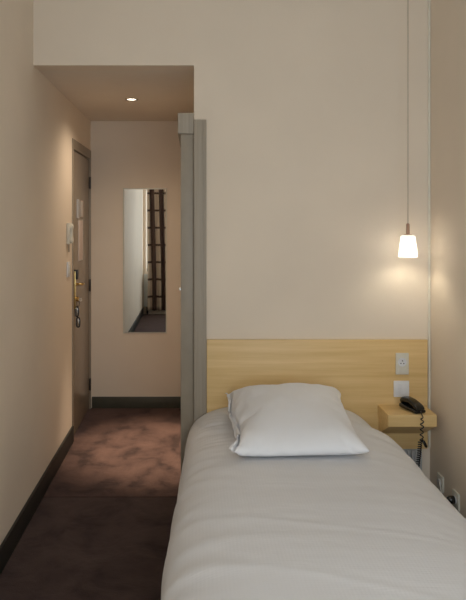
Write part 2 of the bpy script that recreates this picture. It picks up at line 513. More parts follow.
# ------------------------------------------------------------------ mirror
MX0, MX1, MZ0, MZ1 = -.587, -.223, .617, 1.817
t = empty('wall_mirror', ((MX0 + MX1) / 2, YB, MZ0), 'tall narrow frameless mirror on the end wall of the entry', 'mirror')
b = bm_new(); add_box(b, MX0, MX1, YB - .006, YB, MZ0, MZ1); finish(b, 'backing', 'mirror_edge', t)
b = bm_new(); e = .010; y = YB - .0085
vs = [b.verts.new(p) for p in ((MX0 + e, y, MZ0 + e), (MX1 - e, y, MZ0 + e), (MX1 - e, y, MZ1 - e), (MX0 + e, y, MZ1 - e))]
b.faces.new(vs)
me_ = finish(b, 'mirror_glass', 'mirror', t, smooth=None)
b = bm_new()
i_ = [b.verts.new(p) for p in ((MX0 + e, y, MZ0 + e), (MX1 - e, y, MZ0 + e), (MX1 - e, y, MZ1 - e), (MX0 + e, y, MZ1 - e))]
o_ = [b.verts.new(p) for p in ((MX0, YB - .006, MZ0), (MX1, YB - .006, MZ0), (MX1, YB - .006, MZ1), (MX0, YB - .006, MZ1))]
for q in range(4): b.faces.new((i_[q], i_[(q + 1) % 4], o_[(q + 1) % 4], o_[q]))
finish(b, 'bevelled_rim', 'mirror_edge', t, smooth=None)

# ------------------------------------------------------------------ downlight
DLX, DLY = -.423, 4.51
t = empty('ceiling_downlight', (DLX, DLY, ZE), 'small round lit downlight in the lowered entry ceiling', 'ceiling light')
b = bm_new()
add_lathe(b, [(.030, -.002), (.034, -.006), (.042, -.006), (.046, -.001), (.046, 0), (.030, 0), (.030, -.002)], (DLX, DLY, ZE), 'Z', 36, caps=False)
finish(b, 'trim_ring', 'steel', t)
b = bm_new(); add_lathe(b, [(.0, -.003), (.020, -.003), (.029, -.0015), (.029, 0), (0, 0)], (DLX, DLY, ZE), 'Z', 32, caps=False)
finish(b, 'lens', 'spotlens', t)
L = bpy.data.lights.new('downlight_lamp', 'SPOT'); L.energy = SPOT_POWER; L.spot_size = math.radians(150); L.spot_blend = 1.0
L.color = (1, .82, .62); L.shadow_soft_size = .03
lo = bpy.data.objects.new('downlight_lamp', L); C.objects.link(lo); lo.location = (0, 0, -.02); lo.parent = t
L = bpy.data.lights.new('downlight_beam', 'SPOT'); L.energy = BEAM_POWER; L.spot_size = math.radians(40); L.spot_blend = 1.0
L.color = (1, .80, .60); L.shadow_soft_size = .025
lo = bpy.data.objects.new('downlight_beam', L); C.objects.link(lo); lo.location = (0, 0, -.02); lo.parent = t
lo.rotation_euler = (0, math.radians(-5), 0)

# ------------------------------------------------------------------ headboard, shelf
HF = YH - .022
b = bm_new(); add_box(b, .0675, 1.2365, HF, YH - .0015, .336, .914, .002)
hb = tag(recentre(finish(b, 'headboard', 'maple')), 'wide pale maple headboard panel fixed to the wall behind the bed', 'headboard')

t = empty('bedside_shelf', (1.094, HF, .418), 'small pale maple bedside shelf right of the pillow, under the two plates', 'shelf')
b = bm_new()
sy0 = 3.328
add_prism(b, [(sy0, .511), (sy0, .571), (HF, .571), (HF, .511)], .972, 1.2165)
bmesh.ops.bevel(b, geom=list(b.edges), offset=.0015, segments=1, affect='EDGES')
finish(b, 'shelf_board', 'maple_shelf', t)
b = bm_new()
add_prism(b, [(sy0 + .004, .5105), (HF, .5105), (HF, .418)], .9765, 1.212)
finish(b, 'support_wedge', 'maple_shelf', t)

# ribbed grille under the headboard
t = empty('wall_grille', (1.08, YH, .06), 'pale grey ribbed wall grille under the headboard, below the shelf', 'grille')
b = bm_new()
add_box(b, .93, 1.21, YH - .012, YH, .06, .33, .002); finish(b, 'back_plate', 'vent', t)
for i in range(13):
    x = .945 + i * .0205
    b = bm_new(); add_box(b, x, x + .009, YH - .026, YH - .012, .07, .325, .002); finish(b, 'rib', 'vent', t)

# socket and switch on headboard
t = empty('headboard_socket', (1.10, HF, .732), 'tall cream socket plate on the headboard, upper of the two plates', 'socket')
b = bm_new(); add_box(b, 1.066, 1.134, HF - .009, HF, .732, .845, .003); finish(b, 'plate', 'cream', t)
sc_ = (1.099, HF - .009, .797)
b = bm_new(); add_lathe(b, [(.0, -.001), (.0185, -.001), (.020, -.003), (.0225, -.003), (.023, 0), (0, 0)], sc_, 'Y', 32, caps=False); sr = finish(b, 'socket_ring', 'white', t)
for dx, dz in ((-.0075, -.006), (.0075, -.006)):
    b = bm_new(); add_lathe(b, [(0, -.0012), (.003, -.0012), (.003, .001), (0, .001)], (sc_[0] + dx, sc_[1] - .001, sc_[2] + dz), 'Y', 12, caps=False); finish(b, 'pin_hole', 'hole', sr)
b = bm_new(); add_lathe(b, [(0, -.010), (.002, -.009), (.0028, 0), (0, 0)], (sc_[0], sc_[1] - .001, sc_[2] + .008), 'Y', 12, caps=False); finish(b, 'earth_pin', 'hinge', sr)
b = bm_new(); add_box(b, 1.079, 1.121, HF - .0105, HF - .008, .738, .768, .001); finish(b, 'blank_insert', 'cream', t)

t = empty('reading_light_switch', (1.0955, HF, .613), 'square white switch plate on the headboard just behind the telephone', 'switch')
b = bm_new(); add_box(b, 1.055, 1.136, HF - .009, HF, .613, .698, .003); finish(b, 'plate', 'white', t)
b = bm_new(); add_box(b, 1.067, 1.0945, HF - .0125, HF - .0085, .626, .685, .0015); finish(b, 'rocker', 'white', t)
b = bm_new(); add_box(b, 1.0965, 1.124, HF - .0125, HF - .0085, .626, .685, .0015); finish(b, 'rocker', 'white', t)

# ------------------------------------------------------------------ telephone
ph = empty('telephone', (1.115, 3.415, .571), 'black slimline corded telephone lying on the maple bedside shelf', 'telephone')
p0 = Vector((1.096, 3.478)); p1 = Vector((1.140, 3.345))
dirv = (p1 - p0).normalized(); nrm = Vector((-dirv.y, dirv.x)); LEN = (p1 - p0).length
def ph_pt(u, v, z):   # u along 0..1, v across metres
    q = p0 + dirv * (LEN * u) + nrm * v
    return (q.x, q.y, .5725 + z)
def phone_body(bm, stations, n=20, pw=3.2):
    rings = []
    for u, hw, zb, zt in stations:
        ring = []
        for k in range(n):
            a = 2 * PI * k / n
            c, s = math.cos(a), math.sin(a)
            cc = math.copysign(abs(c) ** (2 / pw), c); ss = math.copysign(abs(s) ** (2 / pw), s)
            ring.append(bm.verts.new(ph_pt(u, hw * 1.12 * cc, 1.22 * ((zb + zt) / 2 + (zt - zb) / 2 * ss))))
        rings.append(ring)
    for A, B in zip(rings, rings[1:]):
        for k in range(n): bm.faces.new((A[k], A[(k + 1) % n], B[(k + 1) % n], B[k]))
    bm.faces.new(rings[0][::-1]); bm.faces.new(rings[-1])
b = bm_new()
phone_body(b, [(0, .018, .002, .016), (.02, .027, .0, .020), (.12, .031, 0, .024), (.5, .031, 0, .018), (.9, .032, 0, .016), (.98, .029, 0, .014), (1.0, .020, .002, .010)])
finish(b, 'telephone_base', 'black', ph)
b = bm_new()
phone_body(b, [(-.01, .012, .022, .030), (.01, .021, .018, .040), (.10, .025, .019, .047), (.2, .0245, .024, .049), (.5, .022, .029, .047), (.75, .023, .021, .040), (.9, .025, .012, .033), (.99, .022, .012, .026), (1.02, .014, .014, .021)])
hs = finish(b, 'handset', 'black', ph)
b = bm_new()
for i in range(4):
    for j in range(3):
        u = .34 + i * .085; v = -.011 + j * .011
        x, yy, z = ph_pt(u, v, .0583 - (i * .0022) - abs(j - 1) * .0008)
        bmesh.ops.create_icosphere(b, subdivisions=1, radius=.0034, matrix=Matrix.Translation((x, yy, z)) @ Matrix.Diagonal((1, 1, .4, 1)))
finish(b, 'keypad', 'grey_keys', hs)
b = bm_new()
path = []
def sm(t): return t * t * (3 - 2 * t)
A0 = Vector(ph_pt(1.0, 0, .010))
for i in range(8):
    s = i / 7
    path.append(A0.lerp(Vector((1.137, 3.319, .575)), s) + Vector((0, 0, .006 * math.sin(s * PI))))
n1 = 90
for i in range(1, n1):
    s = i / n1; a = s * 5 * 2 * PI
    path.append(Vector((1.137 - .004 * s + .0075 * math.sin(a) * min(1, s * 6), 3.317 - .002 + .004 * (math.cos(a) - 1), .575 - .129 * s)))
last = path[-1]
n2 = 560
for i in range(1, n2):
    s = i / n2; a = s * 25 * 2 * PI
    cx = last.x - .004 - .026 * sm(s); cz = last.z - .27 * s
    path.append(Vector((cx + .0080 * math.sin(a), 3.3155 + .0080 * math.cos(a), cz)))
add_tube(b, path, .0029, 6)
finish(b, 'coiled_cord', 'blackm', ph, smooth=True)
b = bm_new()
add_tube(b, [(1.134, 3.306, .455), (1.140, 3.304, .447), (1.152, 3.302, .424), (1.155, 3.302, .418)], [.004, .0075, .0075, .004], 12)
finish(b, 'cord_clip', 'black', ph, smooth=True)

# ------------------------------------------------------------------ right wall sockets
def wsock(y0, y1, z0, z1, label):
    t = empty('wall_socket', (XR, (y0 + y1) / 2, z0), label, 'socket')
    b = bm_new(); add_box(b, XR - .010, XR, y0, y1, z0, z1, .003); finish(b, 'plate', 'cream', t)
    b = bm_new(); add_lathe(b, [(.0, -.0035), (.017, -.0035), (.020, -.001), (.020, 0), (0, 0)], (XR - .010, (y0 + y1) / 2, (z0 + z1) / 2), 'X', 28, caps=False); finish(b, 'socket_insert', 'white', t)
wsock(3.335, 3.41, .175, .255, 'pale socket low on the right wall, the one nearer the headboard')
wsock(3.135, 3.21, .172, .250, 'pale socket low on the right wall with a black plug beside the bed')
t = empty('power_plug', (XR - .0135, 3.172, .17), 'black plug pushed into the low right wall socket beside the bed', 'plug')
b = bm_new()
add_lathe(b, [(.0, 0), (.017, 0), (.019, -.006), (.0185, -.024), (.013, -.032), (0, -.033)], (XR - .0138, 3.172, .212), 'X', 24, caps=False)
finish(b, 'plug_body', 'black', t)
b = bm_new()
add_tube(b, [(XR - .044, 3.172, .212), (XR - .052, 3.170, .206), (XR - .056, 3.168, .17), (XR - .052, 3.165, .10), (XR - .045, 3.16, .03), (XR - .05, 3.15, .006), (XR - .06, 3.0, .005)], .003, 8)
finish(b, 'plug_cable', 'blackm', t, smooth=True)
b = bm_new()
pts = [(XR - .012, 3.345, .205)] + [(XR - .022 - .012 * math.sin(s * PI), 3.345 - .085 * s, .215 + .045 * math.sin(s * PI) - .12 * s * s) for s in [i / 14 for i in range(1, 15)]] + [(XR - .018, 3.255, .01)]
add_tube(b, pts, .0028, 8)
tag(recentre(finish(b, 'white_cable', 'cream', smooth=True)), 'pale looping cable hanging between the two low right wall sockets', 'cable')

# ------------------------------------------------------------------ pendant lamp
PX, PY = 1.094, 3.40
t = empty('pendant_lamp', (PX, PY, 1.358), 'small lit frosted white pendant lamp hanging above the bedside shelf', 'pendant lamp')
b = bm_new(); add_tube(b, [(PX, PY, 1.525), (PX, PY, 2.0), (PX, PY, ZC - .02)], .0022, 8); finish(b, 'cord', 'cable', t, smooth=True)
b = bm_new(); add_lathe(b, [(.0, -.024), (.03, -.024), (.045, -.006), (.045, 0), (0, 0)], (PX, PY, ZC), 'Z', 28, caps=False); finish(b, 'ceiling_rose', 'white', t)
b = bm_new(); add_lathe(b, [(.0, .0), (.022, .0), (.022, .003), (.0095, .006), (.0085, .055), (.006, .060), (0, .060)], (PX, PY, 1.470), 'Z', 24, caps=False); finish(b, 'lamp_holder', 'copper', t)
b = bm_new()
prof_o = [(.010, .112), (.030, .111), (.036, .106), (.0375, .098), (.040, .066), (.0435, .030), (.047, .0)]
prof_i = [(.0445, .0), (.041, .030), (.0375, .066), (.035, .098), (.033, .104), (.028, .108), (.010, .109)]
add_lathe(b, prof_o + prof_i + [prof_o[0]], (PX, PY, 1.358), 'Z', 40, caps=False); finish(b, 'lamp_shade', 'shade', t)
b = bm_new(); bmesh.ops.create_uvsphere(b, u_segments=16, v_segments=10, radius=.014, matrix=Matrix.Translation((PX, PY, 1.421)))
finish(b, 'bulb', 'bulb', t, smooth=True)
L = bpy.data.lights.new('pendant_bulb_lamp', 'POINT'); L.energy = PEND_POWER; L.color = (1, .93, .74); L.shadow_soft_size = .012
lo = bpy.data.objects.new('pendant_bulb_lamp', L); C.objects.link(lo); lo.location = (0, 0, .034); lo.parent = t

# ------------------------------------------------------------------ bed
bed = empty('single_bed', (.47, 2.5, 0), 'single bed with mattress, pushed head-first against the maple headboard', 'bed')
b = bm_new(); add_box(b, .03, .91, 1.64, 3.505, .10, .27, .01); finish(b, 'bed_base', 'bedbase', bed)
b = bm_new(); add_box(b, .02, .92, 1.62, 3.510, .271, .47, .05, 4); finish(b, 'mattress', 'matt', bed)
for x in (.08, .86):
    for y in (1.72, 3.43):
        b = bm_new(); add_lathe(b, [(.02, 0), (.024, .10)], (x, y, 0), 'Z', 16); finish(b, 'leg', 'hinge', bed)

# duvet
def lerp(a, b, t): return a + (b - a) * t
def section(y):
    t = (y - 1.55) / (3.50 - 1.55)
    left = lerp(-.145, -.048, min(1, max(0, t) ** .8)); right = 1.014
    if y > 3.14:                                          # tucked in where the bedside shelf begins
        k = min(1, (y - 3.14) / .17); right = lerp(1.014, .958, k * k * (3 - 2 * k))
    return left, right
ZT, Z0 = .580, .20
def duvet_point(u, y, off=0.0):
    """u -1..1 around the cross-section"""
    left, right = section(y)
    cx, a = (left + right) / 2, (right - left) / 2
    th = u * (PI / 2 + .0)
    n = 3.9
    s, c = math.sin(th), math.cos(th)
    X = math.copysign(abs(s) ** (2 / n), s); Zf = abs(c) ** (2 / n)
    return cx + a * X, Z0 + (ZT - Z0) * Zf
NU, NV = 150, 190
b = bm_new()
grid = []
# equal-arc sampling of the cross-section
import bisect
def sample(y):
    pts = [(lambda p: (p[0], p[1]))(duvet_point(-1 + 2 * i / 600, y)) for i in range(601)]
    HEM = .10
    pts = [(pts[0][0] + .012, HEM)] + pts + [(pts[-1][0] - .012, HEM)]
    L_ = [0]
    for p, q in zip(pts, pts[1:]): L_.append(L_[-1] + math.hypot(q[0] - p[0], q[1] - p[1]))
    out = []
    for i in range(NU + 1):
        s = L_[-1] * i / NU; k = min(len(pts) - 2, max(0, bisect.bisect_right(L_, s) - 1))
        f = (s - L_[k]) / max(1e-9, L_[k + 1] - L_[k])
        out.append((lerp(pts[k][0], pts[k + 1][0], f), lerp(pts[k][1], pts[k + 1][1], f), s, L_[-1]))
    return out
def wr(x, y, s):
    v = Vector((x, y, s))
    return noise.noise(v)
YF = 1.53
for j in range(NV + 1):
    y = lerp(YF, 3.512, j / NV)
    sec = sample(y)
    row = []
    for i, (x, z, s, Lt) in enumerate(sec):
        dx = dz = 0
        side = max(0, min(1, (.50 - z) / .25))           # 0 on top, 1 low on the side
        left = x < .45
        # long soft wrinkles across the top
        h = .004 * wr(x * 1.6 + y * .9, y * 6, 2.1) + .0014 * wr(x * 3 - y * 1.5, y * 17, 7.7)
        r = 1 - abs(wr(x * 1.3 + y * 1.3 + .4, y * 4.6 + x * 1.2, 5.5)) * 5
        h += .0022 * max(0, r) ** 2
        # crinkles beside and before the pillow
        near = math.exp(-((x - .12) / .14) ** 2 - ((y - 3.15) / .28) ** 2)
        h += near * .012 * wr(x * 6, y * 34 + x * 14, 3.3)
        # edge shoulder puckers and hanging folds
        sh = math.exp(-((z - .47) / .09) ** 2) * (1 if abs(x - .47) > .3 else 0)
        h += sh * .011 * wr(s * 3, y * 13 + x * 6, 9.1)
        fold = side * (.024 * wr(1.5, y * 5.2 + z * 2.5, 4.4) + .014 * wr(6.5, y * 13 + z * 3, 1.4))
        dx = -fold if left else fold
        # gentle crown sag toward the head edge
        zz = z + h * (1 - side)
        if left: dx -= h * side * .8
        # head end: corners slump
        if y > 3.2:
            k = (y - 3.2) / .31
            zz -= .008 * k * k
        # pillow weight
        # foot drop
        if y < YF + .10:
            k = 1 - (y - YF) / .10
            zz = min(zz, .10 + (ZT - .10) * math.sqrt(max(0, 1 - k ** 3)))
        hem = .10 + .012 * wr(2, y * 4, 8)
        zz = max(zz, hem if side > .9 else .09)
        row.append(b.verts.new((x + dx, y, zz)))
    grid.append(row)
for A, B in zip(grid, grid[1:]):
    for k in range(NU): b.faces.new((A[k], A[k + 1], B[k + 1], B[k]))
dv = finish(b, 'duvet', 'linen', smooth=True)
# make it cloth-thick, inwards
sol = dv.modifiers.new('thickness', 'SOLIDIFY'); sol.thickness = .012; sol.offset = -1
recentre(dv)
tag(dv, 'white waffle-weave duvet spread over the whole bed, draping down the side', 'duvet')

#PILLOW#
NX, NY, FL = 44, 46, 4
# shape of the plumped pillow: steps of half a millimetre between neighbouring vertices, for x, y and z
PILLOW_STEPS = ([
664,14,21,28,6,12,15,-3,0,25,2,11,2,-3,-4,-4,-3,-3,4,4,-5,-8,-9,-8,-6,-10,-9,-4,0,4,1,1,5,-3,0,5,4,5,6,6,3,-4,-12,7,-24,-13,-9,-38,23,22,
19,13,8,4,-5,19,4,2,0,-3,-9,1,1,2,13,-17,-8,-5,-2,-2,-2,-2,-4,-3,-4,-4,-7,-7,-7,1,3,1,0,2,14,-4,11,4,4,5,-21,-13,23,-16,-41,27,7,-4,24,13,
10,7,-1,-15,2,2,4,17,5,4,1,0,-4,-4,-3,-4,-4,-5,-4,-4,-4,-3,-2,-1,-3,-5,-6,-12,0,-1,0,0,13,-15,1,4,4,19,-6,-20,30,-68,14,15,21,-2,8,7,8,9,
14,-2,-1,-1,-1,-1,-3,-3,0,-5,-3,-4,-4,-5,-5,-4,-4,-2,-3,0,3,0,3,4,2,0,-1,0,-1,2,1,7,-5,-5,-3,-4,-4,7,-30,16,16,16,8,8,8,8,8,9,1,1,
-1,0,-1,-3,-2,-4,-5,-5,-4,-3,-3,-4,-3,-3,-2,-2,-2,1,-2,0,-1,-1,-1,0,-1,-2,11,8,4,-2,-4,-4,-4,-3,-19,-6,-4,-1,4,11,-5,25,-18,20,-13,18,-10,20,-11,16,
-5,11,3,7,-16,29,-30,20,-17,16,-22,21,-25,25,-29,31,-35,45,-49,49,-54,51,-55,52,-52,49,-47,45,-37,35,-34,30,-36,30,-33,28,-25,19,-25,16,-17,25,-19,13,-20,14,-18,18,-18,17,
-10,9,-8,12,-16,11,-13,13,-6,10,-18,30,-27,24,-14,21,-32,22,-29,24,-30,31,-36,36,-36,11,3,11,-3,-2,-2,0,0,18,-15,17,-15,25,-21,22,-17,22,-15,21,-10,19,-30,44,-48,42,
-45,51,-52,45,-46,44,-45,56,-56,46,-45,41,-39,36,-29,26,-36,33,-35,31,-33,30,-30,27,-27,25,-24,21,-22,20,-21,29,-30,26,-28,26,-26,25,-24,24,-14,13,-23,22,-20,19,-21,26,-25,20,
-19,24,-18,25,-35,30,-35,41,-42,32,-32,28,-28,32,-31,15,-8,15,-1,12,1,-2,-2,-1,-3,1,-2,8,-8,18,-19,19,-19,24,-25,29,-29,34,-34,47,-47,46,-46,57,-56,47,-47,45,-44,52,
-50,44,-44,49,-48,38,-26,25,-36,32,-34,32,-35,32,-33,31,-32,30,-30,28,-30,28,-28,28,-29,33,-33,28,-29,29,-28,27,-15,15,-22,20,-22,28,-28,23,-23,21,-22,28,-28,23,-24,22,-21,25,
-24,15,-15,13,-12,10,-8,16,-8,9,-14,32,0,-1,-2,-1,-3,0,-2,1,-2,4,-4,9,-9,13,-14,20,-20,20,-20,23,-23,29,-29,42,-42,33,-34,34,-34,34,-34,38,-38,46,-45,34,-34,32,
-26,24,-32,29,-29,27,-28,26,-26,24,-25,24,-25,23,-23,22,-23,25,-25,22,-23,23,-19,18,-16,16,-17,17,-17,22,-23,16,-15,11,-11,11,-11,13,-13,8,-8,5,-4,5,-5,4,-2,10,-8,2,
-3,6,-7,37,-3,1,-3,1,-3,0,-2,0,-1,0,0,2,-2,4,-4,9,-9,9,-10,12,-12,15,-15,26,-26,19,-20,23,-23,24,-24,30,-30,38,-39,27,-27,25,-25,23,-24,22,-22,21,-21,19,
-20,18,-18,17,-18,17,-17,15,-16,15,-15,15,-15,15,-16,15,-12,11,-9,10,-10,14,-14,6,-7,5,-4,2,-2,1,-1,-1,1,-2,3,-4,4,3,-1,-1,3,2,-3,-5,4,37,-4,2,-5,3,
-4,1,-2,0,-1,-1,1,-2,2,0,0,1,-1,3,-3,4,-5,11,-11,7,-7,11,-11,13,-14,16,-16,26,-26,27,-28,18,-18,18,-18,16,-17,16,-15,13,-14,13,-14,13,-13,11,-11,10,-11,10,
-10,9,-10,10,-10,9,-10,9,-9,8,-5,9,-9,4,-2,0,0,-2,1,-3,4,-5,5,-6,6,-8,8,-4,5,1,1,-8,10,-9,8,-5,4,32,0,3,-5,3,-5,2,-2,0,0,-2,2,-4,
4,-4,3,-3,3,-2,2,-1,0,4,-3,1,-2,4,-4,6,-6,9,-9,19,-20,15,-15,11,-11,10,-11,10,-10,9,-9,8,-9,8,-8,7,-8,7,-7,6,-7,6,-6,5,-6,5,-5,5,-5,4,
-5,4,-4,7,-5,0,1,-3,5,-6,6,-8,7,-8,8,-10,11,-8,9,-10,11,-10,10,-8,11,-9,7,-5,3,33,-1,4,-4,3,-4,1,-2,0,0,-2,2,-4,4,-5,4,-4,4,-4,4,-4,
4,-4,4,-2,2,-1,0,1,-1,4,-4,13,-14,8,-8,5,-5,5,-5,4,-5,4,-4,4,-5,4,-4,3,-3,2,-3,2,-2,1,-2,1,-1,1,-2,1,-1,0,-1,0,0,1,-1,-2,4,-5,
6,-7,8,-10,11,-12,11,-10,10,-9,10,-9,9,-7,6,-5,8,-6,6,-4,2,34,0,-1,0,0,-1,2,-3,0,0,-2,2,-4,4,-5,5,-6,5,-5,5,-5,5,-5,5,-5,5,-4,4,-3,
2,-1,1,7,-7,1,-2,2,-2,1,-1,1,-2,1,-1,0,0,-1,0,0,0,-1,0,-1,1,-1,0,-1,1,-2,2,-3,2,-2,2,-4,3,-4,4,-4,3,-4,7,-8,9,-10,11,-11,12,-11,
10,-9,9,-8,9,-7,6,-4,6,-4,5,-4,2,34,0,-2,0,1,-1,0,0,-1,1,-3,2,-4,4,-5,5,-6,6,-7,7,-7,6,-6,6,-6,6,-6,6,-5,4,-5,5,0,0,-3,3,-1,
0,-2,2,-2,2,-3,3,-3,2,-3,2,-3,3,-3,2,-3,3,-4,4,-4,3,-4,4,-5,4,-4,4,-5,5,-6,5,-6,6,-7,6,-6,9,-9,12,-12,12,-11,10,-9,9,-8,9,-7,7,-5,
3,-1,-2,4,1,32,1,-1,0,0,0,-1,1,-1,1,-3,3,-5,4,-5,5,-6,6,-7,7,-8,8,-8,8,-8,7,-7,7,-7,7,-7,6,-7,7,-6,6,-4,4,-6,6,-6,5,-5,5,-5,
4,-5,5,-5,4,-5,5,-6,5,-5,5,-6,6,-7,6,-6,6,-7,6,-7,7,-7,6,-7,7,-7,7,-8,7,-7,9,-8,12,-11,10,-9,7,-5,3,-2,0,2,-4,6,-7,8,-4,37,1,1,
-1,0,0,-1,1,-2,2,-3,3,-5,5,-6,5,-6,6,-7,7,-8,8,-8,8,-9,8,-8,8,-8,8,-8,8,-9,8,-8,8,-6,6,-7,7,-7,6,-7,7,-7,7,-7,6,-7,6,-6,6,-7,
7,-7,6,-7,7,-8,7,-7,7,-8,8,-8,7,-8,8,-8,7,-8,8,-8,7,-7,8,-7,7,-6,9,-8,6,-4,1,0,-1,3,-4,0,-1,4,-4,41,1,-1,2,-1,1,-2,2,-3,2,-3,
3,-4,4,-6,6,-7,6,-7,7,-8,8,-8,8,-9,9,-9,8,-8,8,-9,9,-9,9,-9,9,-9,8,-8,8,-8,8,-9,8,-8,8,-8,7,-8,8,-8,7,-8,8,-8,7,-8,8,-8,8,-9,
8,-8,8,-9,9,-9,8,-9,8,-8,8,-8,8,-7,6,-6,7,-6,6,-5,6,-4,1,-3,2,0,-1,-2,2,-2,1,41,1,-2,3,-2,2,-4,4,-3,3,-4,3,-4,4,-6,6,-7,7,-8,
8,-8,7,-8,8,-9,9,-9,9,-9,9,-10,9,-9,9,-9,9,-10,10,-10,9,-9,9,-9,9,-10,9,-9,9,-9,8,-9,9,-9,8,-9,9,-9,8,-9,9,-9,9,-10,9,-9,9,-9,8,-9,
9,-9,8,-8,8,-7,6,-6,6,-5,5,-5,5,-4,3,-4,3,-3,3,-3,2,-1,0,42,0,-1,2,-3,3,-4,4,-4,4,-4,4,-5,4,-5,5,-7,7,-8,8,-8,8,-9,8,-8,8,-9,
9,-9,9,-10,9,-9,9,-9,9,-10,10,-10,10,-10,9,-10,10,-10,10,-10,9,-10,9,-9,9,-10,10,-10,9,-9,9,-10,9,-9,9,-10,9,-9,9,-9,9,-9,8,-9,9,-9,8,-7,7,-7,
6,-5,5,-6,6,-6,6,-5,3,-3,3,-3,2,-1,0,42,1,-2,2,-3,3,-4,4,-5,5,-4,4,-5,5,-6,6,-7,6,-7,7,-8,8,-9,9,-9,8,-9,9,-9,9,-10,10,-10,9,-9,
9,-10,10,-10,10,-10,10,-11,10,-10,10,-10,9,-10,10,-10,9,-10,10,-10,9,-9,9,-10,9,-9,9,-9,9,-10,9,-9,9,-9,8,-8,8,-8,8,-8,7,-7,7,-7,6,-6,6,-5,5,-5,
4,-4,3,-2,1,-1,1,41,1,-2,3,-4,4,-5,5,-6,6,-6,5,-6,6,-6,6,-7,7,-8,8,-9,8,-8,8,-9,9,-9,9,-10,9,-9,9,-10,10,-10,10,-10,10,-11,10,-10,10,-11,
11,-11,10,-10,10,-11,10,-10,10,-10,9,-10,10,-10,9,-10,10,-10,9,-9,9,-10,10,-10,9,-9,9,-9,8,-8,8,-8,7,-7,7,-6,5,-5,5,-5,4,-4,4,-4,3,-2,2,-2,1,41,
1,-2,3,-4,4,-5,5,-5,5,-6,6,-7,7,-7,6,-7,7,-8,8,-8,8,-9,9,-10,9,-9,9,-10,10,-10,10,-10,9,-10,10,-10,10,-11,11,-11,10,-10,10,-11,10,-10,10,-11,10,-10,
10,-10,10,-11,10,-10,10,-10,9,-10,10,-10,9,-9,9,-10,9,-9,9,-9,9,-9,8,-8,8,-7,6,-6,6,-6,5,-5,5,-5,4,-3,2,-2,2,-1,0,42,0,-2,3,-4,4,-4,4,-5,
5,-6,6,-6,6,-7,7,-8,7,-7,7,-8,8,-9,9,-9,9,-10,9,-9,9,-10,10,-10,9,-9,9,-10,10,-10,10,-11,11,-11,10,-10,10,-11,10,-10,10,-11,10,-10,10,-10,9,-10,10,-10,
9,-9,9,-10,10,-10,9,-9,9,-9,8,-8,8,-8,7,-7,7,-7,7,-7,6,-6,6,-6,5,-4,3,-3,3,-3,2,-1,0,42,1,-3,3,-3,4,-5,5,-6,6,-7,6,-6,6,-7,7,-8,
8,-8,7,-8,8,-8,8,-9,9,-9,9,-10,9,-9,9,-10,10,-10,9,-10,10,-10,10,-10,10,-11,10,-10,10,-11,10,-10,10,-10,10,-11,10,-10,10,-10,9,-10,10,-10,10,-10,9,-10,10,-10,
9,-9,9,-9,8,-8,8,-8,7,-7,7,-7,6,-6,6,-5,4,-4,4,-4,3,-2,1,-1,1,41,1,-2,2,-3,4,-5,5,-6,6,-6,6,-7,6,-7,7,-7,7,-8,8,-8,8,-9,8,-9,
9,-9,9,-9,9,-10,9,-9,9,-10,10,-10,10,-11,10,-10,10,-10,10,-11,10,-10,10,-11,10,-10,10,-10,10,-11,10,-10,10,-10,9,-10,10,-10,9,-9,9,-10,10,-10,9,-9,9,-9,8,-8,
8,-8,7,-7,7,-7,6,-5,5,-5,4,-4,3,-2,2,-2,1,41,1,-2,3,-4,4,-5,5,-5,5,-6,6,-7,7,-7,6,-7,7,-8,8,-8,8,-9,8,-8,8,-9,9,-9,9,-10,10,-10,
9,-9,9,-10,10,-10,10,-11,10,-10,10,-10,9,-10,10,-10,10,-11,10,-10,10,-10,9,-10,10,-10,9,-9,9,-10,10,-10,9,-9,9,-9,8,-9,9,-9,8,-8,8,-8,7,-6,6,-6,5,-5,
5,-5,4,-3,2,-2,2,-1,0,41,1,-2,3,-4,4,-5,6,-6,5,-6,6,-7,7,-7,7,-8,8,-8,7,-8,8,-8,8,-9,9,-9,8,-9,9,-9,9,-10,10,-10,10,-10,9,-10,10,-10,
10,-11,11,-11,10,-10,10,-11,10,-10,10,-11,10,-10,10,-10,9,-10,10,-10,9,-9,9,-10,10,-10,9,-9,9,-9,8,-8,8,-8,7,-7,7,-7,6,-6,6,-6,5,-5,4,-3,3,-3,2,-1,
0,42,0,-2,3,-4,5,-5,5,-6,6,-7,6,-6,6,-7,7,-8,8,-8,8,-9,8,-8,8,-9,9,-9,9,-9,8,-9,9,-9,9,-10,10,-10,10,-10,9,-10,10,-10,10,-11,10,-10,10,-10,
9,-10,10,-10,10,-11,10,-10,10,-10,9,-10,10,-10,9,-9,9,-10,9,-9,9,-9,8,-8,8,-8,7,-7,7,-7,6,-6,6,-6,5,-4,4,-4,3,-2,1,-1,1,41,1,-2,2,-3,4,-5,
5,-6,6,-7,7,-7,7,-8,7,-7,7,-8,8,-8,8,-9,8,-8,8,-9,9,-9,9,-9,9,-10,9,-9,9,-10,10,-10,9,-10,10,-10,10,-10,9,-10,10,-10,10,-10,9,-10,10,-10,9,-10,
10,-10,9,-9,9,-10,9,-9,9,-9,9,-9,8,-9,9,-9,8,-8,8,-8,7,-7,7,-7,6,-5,5,-5,4,-4,3,-2,2,-2,1,41,1,-2,3,-4,4,-5,5,-6,6,-6,6,-7,7,-8,
8,-8,8,-9,8,-8,8,-8,8,-9,9,-9,8,-9,9,-9,9,-10,10,-10,9,-9,9,-10,10,-10,10,-11,10,-10,10,-10,10,-11,10,-10,10,-10,9,-10,10,-10,9,-10,10,-10,9,-9,9,-10,
9,-9,9,-9,8,-8,8,-9,8,-8,8,-8,7,-7,7,-6,5,-5,5,-5,4,-3,2,-2,2,-2,1,41,1,-2,3,-4,4,-5,6,-7,7,-7,6,-7,7,-7,7,-8,8,-8,8,-9,8,-8,
